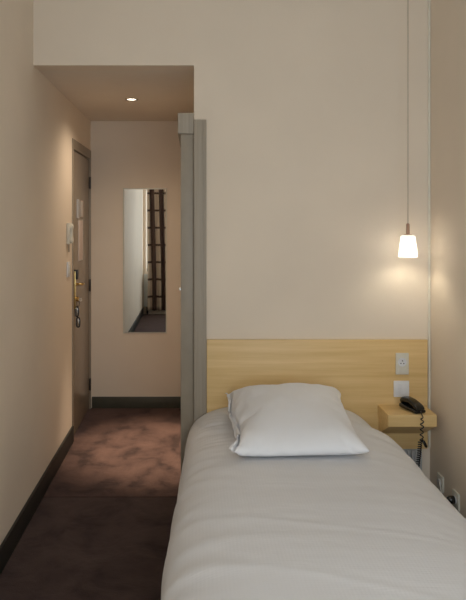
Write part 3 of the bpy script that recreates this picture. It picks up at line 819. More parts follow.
8,-9,9,-9,9,-9,8,-9,9,-9,9,-10,10,-10,9,-9,9,-10,10,-10,9,-10,10,-10,10,-10,9,-10,10,-10,9,-10,10,-10,9,-9,9,-10,9,-9,9,-9,8,-8,8,-9,9,-9,8,-8,
8,-9,8,-8,8,-8,7,-6,6,-6,5,-5,4,-3,3,-3,2,-1,0,41,1,-2,3,-4,5,-6,6,-6,6,-7,7,-8,7,-7,7,-8,8,-8,8,-8,8,-9,8,-8,8,-9,9,-9,9,-9,
8,-9,9,-9,9,-10,9,-9,9,-10,10,-10,9,-9,9,-10,10,-10,9,-10,10,-10,10,-10,9,-10,10,-10,9,-9,9,-9,8,-9,9,-9,8,-8,8,-9,8,-8,8,-9,9,-9,8,-7,7,-7,
6,-6,6,-5,4,-4,3,-2,1,-1,1,41,1,-3,3,-4,5,-5,5,-6,6,-7,7,-8,8,-8,8,-9,9,-9,8,-8,8,-8,8,-9,8,-8,8,-9,9,-9,9,-10,9,-9,9,-10,10,-10,
9,-9,9,-10,10,-10,9,-10,10,-10,10,-10,9,-10,10,-10,9,-9,9,-10,9,-9,9,-9,8,-9,9,-9,9,-9,8,-9,9,-9,8,-8,8,-9,8,-9,9,-7,6,-6,6,-5,4,-4,3,-2,
1,-1,1,41,1,-3,4,-4,4,-5,6,-7,7,-8,7,-7,7,-8,8,-8,8,-9,8,-8,8,-8,8,-9,9,-9,9,-9,8,-9,9,-9,9,-10,10,-10,9,-10,10,-10,9,-10,10,-10,10,-11,
10,-10,10,-10,10,-11,10,-10,10,-10,9,-10,10,-10,9,-9,9,-9,8,-9,9,-9,8,-8,8,-9,9,-9,8,-9,9,-11,10,-8,8,-10,9,-5,4,-3,2,-2,2,-2,1,41,1,-3,4,-4,
4,-5,6,-7,7,-8,8,-8,7,-8,8,-8,8,-8,8,-8,7,-8,8,-8,8,-9,9,-9,9,-10,9,-9,9,-10,10,-10,9,-10,10,-10,10,-11,10,-10,10,-11,11,-11,10,-10,10,-11,10,-10,
10,-10,10,-11,10,-10,10,-10,9,-9,9,-9,8,-9,9,-9,8,-9,9,-9,8,-9,9,-10,10,-12,11,-11,10,-7,7,-4,3,-3,2,-2,1,41,1,-3,4,-4,5,-6,6,-7,7,-8,8,-8,
8,-9,8,-8,8,-8,8,-8,8,-9,9,-9,8,-9,9,-9,9,-10,10,-11,10,-10,10,-11,11,-11,10,-11,11,-11,11,-12,11,-11,11,-12,11,-11,11,-11,11,-11,10,-11,11,-11,10,-10,10,-10,
9,-9,9,-9,9,-10,9,-9,9,-9,8,-9,9,-10,9,-10,10,-12,11,-12,12,-12,11,-6,5,-6,5,-1,-1,42,2,-3,3,-4,5,-6,6,-8,8,-8,8,-9,9,-9,9,-9,9,-9,8,-8,
8,-9,9,-9,9,-10,10,-11,10,-10,10,-11,11,-12,11,-11,11,-12,12,-13,12,-12,12,-13,13,-13,12,-12,12,-13,12,-12,12,-12,12,-12,11,-11,11,-12,11,-11,11,-10,9,-10,10,-10,10,-10,
9,-9,8,-9,9,-10,10,-11,10,-11,11,-13,12,-13,12,-12,11,-9,8,-3,1,42,1,-2,3,-4,5,-7,8,-9,9,-11,11,-10,9,-9,9,-9,9,-9,9,-9,9,-10,9,-10,10,-10,10,-11,
11,-12,11,-12,12,-13,13,-13,12,-13,13,-14,14,-14,13,-14,14,-14,14,-14,13,-14,14,-14,13,-13,13,-13,12,-12,12,-12,12,-12,11,-11,11,-11,10,-10,10,-10,9,-9,9,-10,10,-11,10,-11,
10,-11,11,-13,12,-13,12,-13,12,-12,11,-10,8,42,0,-1,3,-5,6,-11,12,-11,11,-10,10,-11,11,-10,9,-9,9,-9,9,-9,9,-10,10,-12,11,-12,12,-13,13,-14,14,-15,14,-14,14,-17,
17,-16,15,-16,16,-16,16,-16,15,-16,16,-16,15,-16,16,-16,16,-16,15,-15,15,-15,15,-15,14,-14,14,-14,13,-12,12,-12,11,-11,11,-11,10,-10,10,-11,10,-11,11,-12,11,-13,12,-13,12,-13,
12,-12,5,-5,5,46,0,-8,9,-6,7,-13,15,-13,13,-12,12,-10,10,-10,10,-10,10,-11,10,-10,10,-12,12,-15,15,-14,13,-15,15,-16,16,-17,17,-18,17,-20,20,-18,18,-19,18,-18,18,-19,
18,-18,18,-18,18,-19,18,-18,18,-18,17,-17,17,-17,17,-17,16,-16,16,-16,15,-15,15,-13,13,-13,12,-12,12,-12,11,-11,11,-12,11,-12,11,-13,12,-13,10,-11,10,-10,3,-3,0,45,6,-12,
11,-12,15,-14,16,-13,14,-13,12,-11,11,-11,11,-11,11,-12,12,-12,12,-18,17,-17,17,-17,17,-19,18,-19,19,-19,19,-21,20,-24,24,-22,22,-22,21,-21,21,-22,22,-22,21,-21,21,-23,23,-22,
21,-21,21,-21,21,-22,21,-20,20,-19,18,-18,18,-20,19,-15,15,-15,14,-14,14,-13,13,-13,12,-12,11,-12,12,-13,11,-13,10,-10,5,-6,2,-4,2,42,7,-12,12,-12,16,-14,16,-13,14,-13,
13,-12,12,-13,12,-14,14,-13,13,-16,16,-22,22,-21,20,-21,21,-23,23,-24,23,-24,24,-25,25,-30,30,-27,26,-26,26,-27,27,-27,26,-26,26,-27,26,-26,26,-26,26,-28,27,-25,25,-26,25,-24,
24,-23,23,-22,21,-23,23,-20,19,-24,24,-17,16,-16,16,-15,14,-14,14,-14,13,-14,12,-14,11,-11,6,-6,2,-4,2,38,4,-6,13,-12,16,-13,15,-13,13,-13,14,-15,15,-17,16,-16,16,-27,
27,-21,21,-26,26,-25,24,-26,26,-28,28,-29,29,-35,34,-30,30,-34,34,-31,30,-31,31,-32,32,-32,31,-31,31,-32,32,-32,31,-31,31,-35,34,-31,31,-31,31,-30,29,-28,28,-28,27,-26,26,-25,
24,-31,31,-26,25,-20,20,-19,18,-16,15,-14,13,-13,12,-14,11,-15,10,-7,3,-5,-1,40,5,-5,13,-12,15,-12,14,-13,13,-15,16,-18,17,-19,18,-34,33,-28,28,-25,25,-26,26,-29,29,-31,
31,-33,33,-36,36,-42,41,-35,35,-35,35,-36,36,-37,36,-36,36,-37,37,-37,36,-36,36,-36,36,-37,36,-40,40,-37,36,-35,35,-35,34,-33,33,-32,31,-30,30,-30,29,-32,32,-39,38,-27,27,-22,
21,-19,19,-17,17,-16,14,-14,11,-14,10,-13,8,-9,4,39,6,-6,13,-10,13,-12,12,-14,12,-16,13,-16,4,-13,21,-35,36,-26,26,-25,25,-26,26,-29,29,-30,30,-33,33,-42,42,-38,37,-34,
34,-34,34,-36,35,-35,35,-36,36,-37,37,-37,36,-36,36,-36,36,-36,35,-36,36,-40,39,-34,34,-34,33,-32,32,-32,31,-31,30,-29,30,-31,31,-34,34,-39,39,-24,23,-19,14,-11,17,-14,15,-14,
13,-13,10,-13,5,-8,6,38,6,-5,12,-10,8,-11,9,-14,11,-17,12,-18,1,-23,28,-20,22,-18,19,-20,20,-21,21,-22,22,-24,25,-29,29,-37,36,-30,29,-28,27,-27,26,-27,27,-28,28,-29,
29,-30,30,-30,29,-28,27,-27,27,-27,27,-28,29,-33,32,-29,29,-27,26,-26,25,-25,25,-26,26,-27,22,-18,24,-27,29,-37,36,-24,24,-14,15,-12,3,-6,20,-12,15,-12,13,-11,4,-7,-1,44,
7,-5,2,-7,1,-8,2,-9,1,-9,-8,-4,12,-30,16,-3,12,-9,9,-13,12,-12,11,-10,11,-14,15,-19,19,-24,22,-17,15,-17,16,-14,14,-15,15,-16,17,-18,17,-18,18,-18,17,-19,17,-14,
14,-14,16,-17,18,-20,20,-19,17,-15,14,-13,12,-13,14,-16,17,-20,19,-13,6,-5,15,-23,26,-23,24,-8,-6,10,2,-3,13,-13,20,-10,13,-7,11,-8,-2,45,-7,-8,-9,-9,-10,-22,7,4,
-10,7,-1,-4,2,1,-1,-6,3,-1,-1,0,0,0,-2,0,-1,1,1,1,-1,-1,-1,0,1,0,-1,-6,13,2,2,-12,16,6,0,13,7,7],
[
553,14,19,10,29,28,27,29,30,18,30,28,31,30,30,30,31,30,30,26,28,29,29,30,31,29,29,30,29,30,31,31,29,30,30,29,28,27,28,30,30,30,27,30,8,24,27,-1285,16,20,
22,27,29,30,29,24,27,30,30,30,29,30,30,29,27,25,30,31,30,30,31,31,30,31,31,30,29,29,29,31,31,30,30,31,26,29,25,30,29,30,16,27,19,13,-1262,-4,30,30,16,27,
28,29,31,26,30,30,30,25,30,30,30,30,30,30,30,30,31,30,29,30,30,30,31,31,30,31,29,26,30,31,30,31,27,26,30,30,31,23,28,21,1,-1292,26,26,20,25,30,29,29,30,
22,28,30,29,31,30,29,30,27,29,30,30,31,31,30,30,30,30,31,30,31,30,30,30,29,30,31,30,30,31,29,25,28,30,30,28,29,-25,-1293,25,25,25,29,29,29,29,30,28,30,30,
30,31,30,31,31,31,29,30,29,29,30,29,30,30,30,30,30,29,30,30,30,30,31,30,30,30,27,29,30,31,29,30,29,29,-3,-1313,9,16,14,12,18,4,25,5,25,5,24,5,24,6,
23,7,19,9,20,8,22,7,23,7,23,7,23,7,23,8,22,7,22,9,21,10,20,9,22,8,23,8,21,9,21,9,21,9,21,8,22,8,22,7,23,6,24,6,23,6,24,6,24,7,
23,7,23,7,23,7,24,7,22,7,22,6,24,6,23,7,21,8,21,9,21,9,20,11,21,-6,25,-1325,4,12,9,16,14,10,20,10,21,8,22,9,20,9,21,9,19,10,18,9,21,9,
21,8,22,7,23,8,23,4,26,3,27,3,27,3,26,4,24,6,24,7,24,6,24,7,23,7,24,6,24,6,24,5,25,5,25,5,25,6,25,5,23,7,22,9,21,9,22,8,22,7,
23,7,23,6,22,8,22,8,23,6,24,6,24,6,24,3,26,-1,4,-1297,-5,9,9,12,13,14,16,14,16,12,17,14,16,14,16,13,17,13,18,10,21,9,21,7,23,6,24,6,25,4,
26,4,26,4,26,1,26,4,23,7,24,7,23,7,23,7,24,7,23,7,24,6,24,6,24,6,25,5,25,6,24,6,22,8,21,10,20,9,22,8,22,8,22,7,23,7,24,6,24,6,
24,6,24,6,24,6,23,0,20,-11,-4,-1274,5,6,9,10,11,13,15,14,16,14,16,14,16,14,16,13,18,13,18,12,18,12,18,9,22,7,23,7,24,6,24,6,25,3,27,0,30,0,
28,3,23,7,23,7,24,6,24,7,24,6,24,7,24,6,24,6,25,5,25,6,22,8,19,11,20,10,20,10,21,8,22,8,22,8,23,7,23,7,24,7,23,7,23,7,22,2,26,-22,
25,-16,30,-1283,16,2,11,0,10,14,14,13,17,12,18,12,18,12,18,12,19,11,20,11,19,11,20,8,22,8,23,7,23,7,23,7,24,4,26,0,30,1,30,0,27,3,24,6,24,6,
24,7,24,6,25,6,24,6,24,6,25,6,24,6,25,6,21,9,19,11,20,10,20,8,22,9,22,8,22,9,21,9,22,8,22,9,21,3,25,-18,44,-23,35,-9,15,-1274,5,4,3,14,
11,10,13,13,17,11,19,10,20,11,19,11,20,10,21,10,20,9,22,8,22,8,23,7,23,7,23,4,27,3,27,1,30,0,30,0,27,3,24,7,24,6,24,6,24,7,24,6,25,6,
24,6,24,6,25,6,24,6,25,6,20,9,21,8,21,9,21,10,21,9,21,10,21,10,19,11,20,-1,31,-8,35,-6,31,-8,19,-8,14,-1256,0,-4,1,18,3,16,11,14,16,11,19,9,
21,9,22,8,22,9,22,8,23,7,23,7,23,8,22,8,23,7,23,3,28,1,29,1,30,0,30,1,26,4,24,6,24,7,24,6,24,6,24,7,24,6,25,6,24,6,24,6,25,6,
24,6,25,5,21,8,22,9,20,10,21,10,20,11,19,11,19,6,23,6,24,2,21,2,26,-6,10,7,-3,-1254,0,11,-2,16,1,20,7,16,15,11,19,9,21,8,23,7,23,7,24,7,
24,6,24,7,23,7,24,6,24,6,24,3,28,1,29,1,30,1,29,1,27,4,23,7,24,6,24,7,24,6,24,7,23,7,24,6,24,7,24,6,24,7,24,6,24,6,25,5,22,8,
22,9,20,10,19,12,19,10,20,8,22,5,24,0,30,-7,19,1,20,-6,8,-1260,0,24,-9,21,-11,21,6,19,12,12,18,10,21,7,23,7,24,6,24,6,25,5,25,6,24,6,25,5,
25,6,25,3,27,2,28,2,29,1,29,2,26,4,24,7,23,7,24,6,24,7,24,6,24,6,24,7,23,7,24,7,24,6,24,7,24,6,24,6,25,6,21,9,21,9,19,11,19,10,
20,8,23,3,27,-2,31,-8,27,-8,21,-7,9,-1256,-1,15,-10,31,-14,31,-3,17,13,13,18,9,21,7,23,6,25,5,25,5,26,5,25,5,25,5,26,5,26,4,26,3,27,3,27,3,
28,2,28,2,27,4,24,6,24,7,23,7,24,7,23,7,23,7,23,7,24,7,24,7,23,7,23,7,24,7,24,6,24,7,23,7,20,10,17,12,19,10,20,8,23,3,27,-2,32,-11,
18,1,7,8,9,-1245,-3,5,-9,26,-8,27,1,20,10,14,17,10,20,8,22,6,25,5,25,5,26,4,26,4,27,4,26,4,27,4,26,4,26,4,26,3,28,2,28,3,26,5,23,7,
24,7,23,7,23,7,24,7,23,7,23,7,23,8,23,7,24,7,23,7,23,7,24,7,23,7,24,6,24,6,22,7,19,10,19,8,22,4,26,-1,30,-9,38,-19,24,-13,-4,-1235,-3,15,
-10,26,-9,28,0,25,5,19,12,11,19,8,22,7,24,5,25,5,26,4,26,4,27,4,26,4,27,3,27,3,27,4,26,4,27,3,27,3,26,5,23,8,23,7,23,7,24,7,23,7,
23,8,23,7,23,7,23,8,23,8,22,8,23,7,23,7,23,8,23,7,23,6,24,6,23,5,22,5,25,1,29,-5,35,-16,40,-34,41,-28,24,-1250,-2,24,-19,29,-12,30,-2,24,6,18,
13,13,17,9,22,7,23,6,25,4,26,4,26,4,27,3,27,4,27,3,27,3,27,4,27,3,27,4,27,3,25,6,23,7,23,7,24,7,23,7,23,8,23,7,23,8,22,8,23,7,
24,7,23,8,22,8,22,8,23,7,24,6,24,6,25,4,25,3,27,1,27,-3,33,-19,48,-28,50,-25,33,-16,12,-1248,-4,18,-14,36,-18,37,-10,25,5,19,12,13,17,10,20,8,23,6,
24,5,26,4,26,4,27,4,26,4,27,3,27,4,27,3,27,4,26,4,27,4,25,5,23,7,24,7,23,7,23,7,23,8,23,8,22,8,23,7,23,8,23,8,22,8,23,7,23,7,
23,7,24,6,24,6,25,4,27,2,27,-6,36,-13,43,-15,43,-21,42,-24,31,-15,11,-1249,-3,19,-14,30,-13,33,-6,32,-1,20,10,14,16,11,19,9,22,6,24,6,25,5,25,5,26,4,
26,4,27,3,28,3,27,4,26,4,27,3,27,4,25,5,24,7,23,7,23,7,23,8,23,7,23,8,23,7,23,8,23,8,22,8,23,8,22,8,22,8,23,7,23,7,24,5,26,3,
27,-2,32,-4,34,-8,38,-15,44,-24,43,-24,31,-15,11,-1249,-3,20,-15,32,-15,33,-6,28,3,24,6,18,12,12,19,8,22,7,23,6,25,5,26,4,26,4,26,4,27,4,27,3,27,4,
26,4,27,4,26,4,25,6,23,7,23,8,23,7,23,8,22,8,23,7,23,8,23,7,23,8,23,8,22,8,23,7,23,7,23,7,24,6,24,5,26,3,27,1,30,-4,34,-10,40,-16,
46,-25,42,-24,31,-16,13,-1249,-3,20,-15,30,-14,34,-7,28,3,20,10,16,15,11,19,9,21,8,23,6,25,5,25,5,25,4,27,4,26,4,26,4,27,4,26,4,27,4,26,5,25,5,
24,7,23,7,24,7,23,7,23,8,23,7,23,7,23,8,23,8,22,8,23,7,23,7,23,8,23,7,23,6,25,4,26,2,29,-1,31,-4,35,-10,40,-17,46,-25,43,-25,32,-17,13,-1246,
-3,15,-12,29,-14,33,-6,28,3,21,9,17,14,13,17,10,21,7,23,7,24,5,25,5,25,5,26,4,26,4,26,4,27,4,26,5,26,4,27,4,25,6,23,7,24,7,23,7,24,7,
23,7,23,8,23,7,23,8,23,7,23,7,23,8,22,8,23,7,23,7,24,5,25,4,27,2,28,-1,32,-5,35,-10,41,-18,46,-24,42,-24,30,-14,12,-1247,-3,16,-13,29,-14,34,-7,29,
2,22,8,17,14,13,17,10,21,8,22,7,24,6,24,5,25,5,26,4,26,4,26,5,26,4,27,4,27,4,26,4,25,6,24,6,24,7,24,7,23,7,23,8,23,7,23,8,22,8,
23,7,23,8,22,8,23,7,23,7,24,6,24,5,26,3,27,2,29,-2,32,-5,36,-11,41,-18,46,-24,43,-24,29,-13,11,-1249,-2,18,-14,30,-14,34,-7,28,2,22,9,17,13,14,16,11,
20,8,22,7,24,6,25,5,25,5,25,5,25,5,26,4,27,4,26,4,27,4,26,4,25,6,24,7,23,7,24,7,23,7,23,8,23,7,23,8,23,7,23,8,22,8,23,7,23,7,
24,7,23,6,25,5,25,3,28,1,29,-2,33,-6,36,-11,41,-18,47,-25,43,-25,31,-15,12,-1250,-3,21,-15,31,-15,34,-7,29,1,23,8,17,13,14,17,10,20,9,21,8,23,6,25,5,
25,5,26,4,26,4,27,4,26,4,26,5,26,4,26,5,25,5,24,7,24,6,24,7,23,7,24,7,23,7,23,8,23,8,22,8,23,7,23,8,23,7,23,7,24,6,24,5,26,3,
27,1,30,-2,32,-6,36,-11,41,-17,46,-25,43,-25,31,-16,13,-1250,-3,21,-14,31,-15,34,-8,29,2,22,8,17,14,13,17,11,19,9,22,7,23,7,24,6,25,5,25,5,25,5,26,4,
26,5,26,4,26,5,25,5,25,6,24,6,24,6,24,7,23,7,24,7,23,8,23,7,23,8,23,8,22,8,23,7,23,7,24,6,24,6,25,4,26,3,28,0,30,-2,32,-6,37,-12,
42,-18,46,-25,43,-24,30,-15,12,-1247,-4,19,-14,30,-14,34,-7,29,1,22,8,18,13,13,17,11,19,9,22,7,24,6,24,6,25,5,25,5,25,5,26,5,25,5,26,4,26,5,26,4,
25,6,24,7,24,6,24,7,23,7,24,7,23,7,23,8,23,7,23,8,23,7,23,7,23,7,24,7,24,6,24,5,25,3,28,1,30,-3,33,-7,37,-12,42,-18,47,-25,42,-23,29,-13,
10,-1245,-5,18,-13,29,-14,33,-6,29,1,23,7,18,13,14,16,11,20,9,21,8,23,6,24,6,25,5,25,5,26,4,26,5,25,5,26,5,25,5,26,5,25,5,25,6,24,7,23,7,
24,7,23,7,23,8,23,7,23,8,22,8,23,7,23,8,23,7,24,6,24,6,25,4,26,3,27,1,30,-3,33,-6,37,-12,42,-19,47,-25,42,-23,28,-12,10,-1245,-3,16,-13,29,-13,32,
-6,28,2,23,8,17,13,14,16,11,20,9,21,8,23,6,24,6,25,5,25,5,26,5,25,5,26,5,25,5,26,5,25,5,25,6,24,6,24,7,24,6,24,7,23,8,23,7,23,8,
22,8,23,7,23,8,23,7,23,7,24,7,24,5,25,5,25,3,28,0,30,-2,33,-7,37,-12,42,-19,47,-25,42,-23,29,-13,10,-1246,-2,16,-12,28,-13,32,-6,29,1,23,8,17,13,14,
16,11,20,9,22,7,23,7,24,5,25,5,25,6,25,5,26,5,25,5,25,5,26,5,25,6,24,6,24,6,25,6,24,7,23,7,24,7,23,7,23,8,23,7,23,8,23,7,23,8,
23,7,23,7,24,6,24,5,26,3,27,1,29,-2,33,-6,37,-12,42,-19,46,-25,42,-24,30,-15,13,-1248,-1,17,-12,27,-12,31,-6,29,2,22,8,17,13,14,17,10,20,9,22,7,24,6,
24,6,24,6,25,5,25,6,25,5,25,5,25,6,25,5,25,6,24,6,24,7,24,7,23,7,24,7,23,7,24,7,23,7,23,8,23,7,24,7,23,7,23,7,24,6,24,6,25,5,
25,4,26,2,29,-2,33,-7,37,-12,42,-19,46,-25,42,-24,30,-15,13,-1246,-2,15,-10,26,-11,31,-6,28,2,22,8,17,14,13,17,11,20,8,22,7,24,6,24,6,25,5,25,5,25,6,
25,5,25,6,24,6,25,6,24,6,24,7,24,6,25,6,24,7,23,7,24,7,23,7,23,7,24,7,23,7,24,7,23,7,24,7,23,7,24,6,24,6,24,5,26,2,28,-1,32,-6,
37,-13,43,-20,47,-26,43,-25,30,-15,13,-1245,-2,14,-10,26,-11,30,-5,27,3,21,10,16,14,13,17,10,21,8,22,7,24,6,25,5,25,6,24,6,25,5,25,6,24,6,25,6,24,6,
24,6,25,6,24,7,24,6,24,7,24,6,24,7,24,6,24,7,23,7,24,7,23,7,23,7,24,7,24,6,24,6,25,5,25,4,26,0,31,-6,36,-7,38,-12,42,-20,47,-26,43,-25,
31,-16,13,-1246,-2,15,-9,25,-10,30,-6,27,3,21,10,15,15,12,19,9,21,8,22,7,24,7,24,6,24,6,24,6,25,5,25,6,24,6,25,6,24,7,24,6,24,6,25,6,24,7,
23,7,24,7,23,7,24,6,24,7,24,6,24,7,23,7,24,7,24,6,24,6,25,5,25,5,25,5,26,3,27,-1,32,-13,43,-20,50,-22,49,-26,43,-24,29,-14,12,-1248,-1,19,-12,26,
-11,31,-6,26,3,24,7,15,15,14,17,9,21,8,23,7,23,7,24,6,24,6,24,6,25,6,24,6,25,6,24,6,25,6,24,7,24,6,24,6,24,7,24,6,24,7,24,6,24,7,
24,6,24,7,24,6,24,6,24,7,24,6,24,7,24,6,24,6,25,4,26,3,28,0,30,-4,34,-13,44,-30,57,-30,47,-25,31,-14,6,-1243,-2,16,-9,27,-12,29,-4,30,0,19,11,18,
13,11,19,9,22,7,23,7,23,7,23,7,24,6,24,7,24,6,25,6,24,6,25,6,24,7,24,6,24,6,24,7,24,6,24,7,24,6,24,7,24,6,24,6,24,7,24,6,24,7,
23,7,24,6,25,6,24,6,25,5,25,5,26,3,27,1,30,-3,33,-8,38,-19,45,-35,53,-34,41,-16,14,-1244,-7,14,-8,24,-8,31,-7,24,6,21,9,14,17,10,20,9,22,8,22,7,
23,7,24,7,23,7,24,7,24,6,24,7,24,6,24,6,24,7,24,6,24,7,24,6,24,6,25,6,24,6,24,7,24,6,24,6,25,6,24,6,25,6,24,6,25,6,24,6,25,6,
24,6,24,5,26,3,27,2,29,-2,32,-6,36,-12,38,-19,37,-24,32,-25,25,-1250,3,7,-8,23,-6,25,-1,22,7,15,15,12,19,10,21,8,22,8,23,7,23,7,23,7,24,7,24,7,
23,7,23,7,24,6,24,7,24,6,24,6,24,7,24,6,24,6,25,6,24,6,25,6,24,6,25,6,24,6,25,6,24,6,25,5,25,6,25,5,25,6,25,5,25,4,26,4,27,2,
28,-1,32,-5,35,-11,35,-13,32,-13,21,-8,9,-1253,-2,16,-10,29,-7,32,-13,29,1,13,17,12,18,10,21,9,22,8,22,8,22,8,23,7,23,8,23,7,23,8,23,7,23,7,24,6,
24,6,24,7,24,6,24,6,24,7,24,6,25,5,25,6,25,5,25,6,25,5,26,5,25,5,25,5,26,5,25,5,26,4,26,4,26,4,27,3,27,3,28,0,30,-4,34,-9,29,-6,
27,-8,1,13,-10,-1237,-3,32,-17,30,-22,25,-1,18,12,16,14,12,19,10,20,10,21,9,21,9,21,9,22,8,22,8,23,8,23,7,23,8,22,8,23,6,24,7,24,6,24,6,24,6,
25,6,25,5,25,6,25,5,25,5,26,5,25,5,26,5,25,5,26,4,26,5,25,5,26,4,26,4,27,3,27,3,28,2,28,1,30,-2,32,-8,33,-11,14,6,10,-4,12,-1237,-21,21,
-13,21,-6,21,6,17,12,14,16,12,19,11,20,10,20,10,20,10,20,9,22,8,23,8,22,8,23,8,22,8,23,7,23,7,23,7,24,6,24,6,25,6,24,6,25,6,25,5,25,5,
25,6,25,5,25,5,26,4,26,5,26,4,26,4,27,3,27,3,28,2,28,3,28,2,28,2,29,1,29,0,30,-11,38,-12,26,-10,21,-2,6,-1254,4,-2,-9,21,1,18,9,16,14,13,
17,13,17,13,18,12,18,11,19,11,20,9,21,9,22,9,22,8,22,8,22,8,23,8,22,7,23,7,24,6,25,5,25,6,25,5,25,6,25,5,25,5,25,5,26,5,25,5,26,4,
26,4,27,4,26,4,27,3,28,2,28,1,30,1,29,1,30,0,30,0,30,0,30,-3,30,-16,35,-11,23,-5,1,-1265,-1,9,-5,20,5,16,12,14,15,14,16,15,16,14,16,14,17,11,
19,10,20,10,21,9,22,8,22,9,21,9,22,7,23,7,23,7,24,6,24,6,25,6,25,5,25,6,25,5,25,5,25,6,25,4,26,5,26,4,26,4,27,3,27,4,27,3,27,4,
27,1,30,0,30,-1,31,0,31,-1,31,-1,31,-1,31,-2,30,-5,27,-17,30,-15,20,-1290,2,11,2,15,10,14,15,14,15,15,14,16,15,15,15,11,19,10,21,9,21,9,21,9,22,9,
21,9,22,8,22,7,24,6,24,6,25,5,25,6,25,5,25,5,25,6,25,5,25,6,25,5,25,5,26,4,26,4,26,4,27,4,26,4,27,4,27,3,27,3,28,1,29,-2,32,-2,
33,-3,33,-2,32,-2,32,-2,30,-2,27,-4,11,3,10,-1304,7,9,9,12,15,12,17,14,16,14,16,14,13,16,13,13,18,8,22,9,21,9,22,8,22,9,22,8,22,6,25,5,25,6,
25,5,25,5,25,6,25,5,25,6,25,5,25,5,26,5,25,5,26,4,26,4,26,4,27,4,26,4,26,4,27,4,26,4,27,4,26,4,26,3,28,-3,33,-3,33,-2,31,-1,31,-1,
31,-1,29,-3,19,0,-3,-1308,12,7,15,11,19,11,19,11,18,12,18,11,12,9,21,8,22,8,23,8,22,8,22,9,22,8,22,8,22,7,24,5,25,6,25,5,25,6,25,5,25,5,
25,5,26,5,25,5,26,5,25,5,25,5,26,4,26,4,27,4,26,4,26,5,26,4,26,4,26,4,26,5,25,3,27,0,31,-3,33,-2,31,-1,28,1,29,1,29,2,23,0,8,-1333,
16,9,21,9,21,8,21,9,21,8,17,11,18,6,20,6,23,7,24,7,23,7,23,7,24,6,24,6,24,6,24,6,25,5,25,5,26,5,25,5,25,5,25,5,26,5,25,5,26,5,
25,5,25,5,26,4,26,5,26,4,26,5,25,5,26,4,26,4,26,4,26,4,25,4,26,4,26,-1,29,1,26,4,25,5,25,3,27,3,27,4,14,-1351,30,29,29,29,28,22,29,30,
28,30,30,31,30,30,30,30,30,31,30,30,31,30,30,31,30,31,30,30,30,31,30,31,30,30,31,29,28,30,30,28,26,30,31,27,30,29],
[
500,23,12,8,-6,-3,-1,-6,-6,-3,-3,-3,-1,0,2,1,0,-1,-5,-15,-10,-5,-2,0,1,1,1,-2,-3,-4,-2,-1,9,-7,-1,6,12,15,-9,0,-5,2,5,-4,17,-13,-11,29,13,5,
-12,0,-6,-5,-7,5,-14,-3,1,2,7,-4,-3,-2,0,-2,1,3,5,4,3,1,1,-1,-1,-2,-5,-5,-9,5,1,-1,-1,-1,-6,9,-13,-6,-5,3,16,2,-4,22,-12,14,-2,0,-11,-7,
-5,-3,2,4,-3,-5,-5,2,-1,-2,-3,-4,3,5,5,2,2,-1,1,0,-1,0,-1,0,-1,-3,-5,-8,0,-1,-1,-1,4,0,5,2,1,-6,10,7,7,5,-8,-7,7,-17,-4,-4,-4,-3,
16,-8,-8,-6,0,2,4,4,12,4,6,4,2,0,-7,-1,-3,-5,-1,-5,-5,-4,-6,-6,-3,0,-1,-1,-1,-1,9,15,-12,-3,-3,9,7,14,9,-4,-4,-5,-3,-2,-2,-2,-2,-2,-3,-1,
0,0,-1,-1,-1,4,4,4,5,3,3,-1,0,-1,0,0,-1,-1,0,-1,0,0,-2,-1,-1,0,-7,-5,-3,0,-1,-2,0,9,23,3,-28,61,-67,62,-63,58,-59,58,-60,58,-61,58,-60,58,
-62,60,-64,61,-57,54,-54,54,-57,57,-51,50,-46,46,-43,42,-38,35,-32,33,-30,33,-32,34,-37,40,-43,46,-49,52,-53,54,-54,56,-56,57,-59,60,-60,62,-63,58,-59,61,-61,63,-63,61,-62,62,
-63,63,-64,61,-62,62,-64,63,-63,59,-63,57,-59,58,-63,60,-55,56,-53,52,-49,47,-44,42,-39,48,-25,17,-30,68,-89,105,-111,107,-111,109,-113,109,-112,112,-114,112,-115,113,-117,114,-109,106,-104,104,
-102,98,-96,98,-96,97,-95,90,-87,88,-85,86,-83,86,-80,82,-90,93,-96,98,-101,104,-105,107,-108,110,-110,112,-113,114,-115,111,-112,113,-114,114,-114,113,-112,112,-108,107,-114,114,-115,114,-116,111,-111,113,
-114,110,-110,105,-111,111,-112,110,-109,109,-106,106,-102,98,-91,91,-81,65,-35,25,-30,70,-94,115,-133,148,-156,154,-160,156,-162,162,-166,164,-168,166,-166,165,-163,160,-159,157,-154,148,-146,150,-148,148,-144,140,
-137,137,-135,129,-126,135,-127,128,-136,139,-142,144,-147,149,-151,153,-154,155,-156,158,-160,161,-161,161,-162,158,-158,161,-161,160,-159,158,-152,151,-158,159,-162,154,-154,157,-158,159,-161,156,-158,158,-159,159,-156,153,
-150,151,-147,146,-140,138,-130,111,-89,60,-32,27,-30,69,-96,121,-143,161,-172,182,-189,190,-195,193,-197,196,-196,193,-194,195,-193,193,-193,190,-189,182,-182,186,-184,183,-182,181,-181,176,-174,167,-165,174,-173,175,
-165,167,-181,183,-183,185,-186,187,-188,190,-191,192,-192,193,-194,195,-195,192,-193,195,-194,193,-182,181,-194,193,-194,193,-192,185,-185,189,-191,193,-193,192,-192,188,-187,189,-189,189,-185,181,-175,173,-165,148,-135,105,
-75,47,-18,17,-26,64,-91,119,-148,167,-181,196,-201,209,-213,215,-216,216,-217,214,-214,216,-215,215,-216,216,-216,210,-209,212,-211,208,-208,206,-203,198,-200,192,-194,204,-204,205,-204,206,-193,195,-209,210,-211,212,
-212,213,-213,214,-214,215,-215,216,-216,216,-216,215,-215,214,-214,214,-200,199,-209,207,-211,206,-201,206,-206,206,-210,210,-211,210,-206,205,-204,202,-206,204,-199,183,-172,143,-127,105,-77,64,-32,14,-29,70,-99,125,
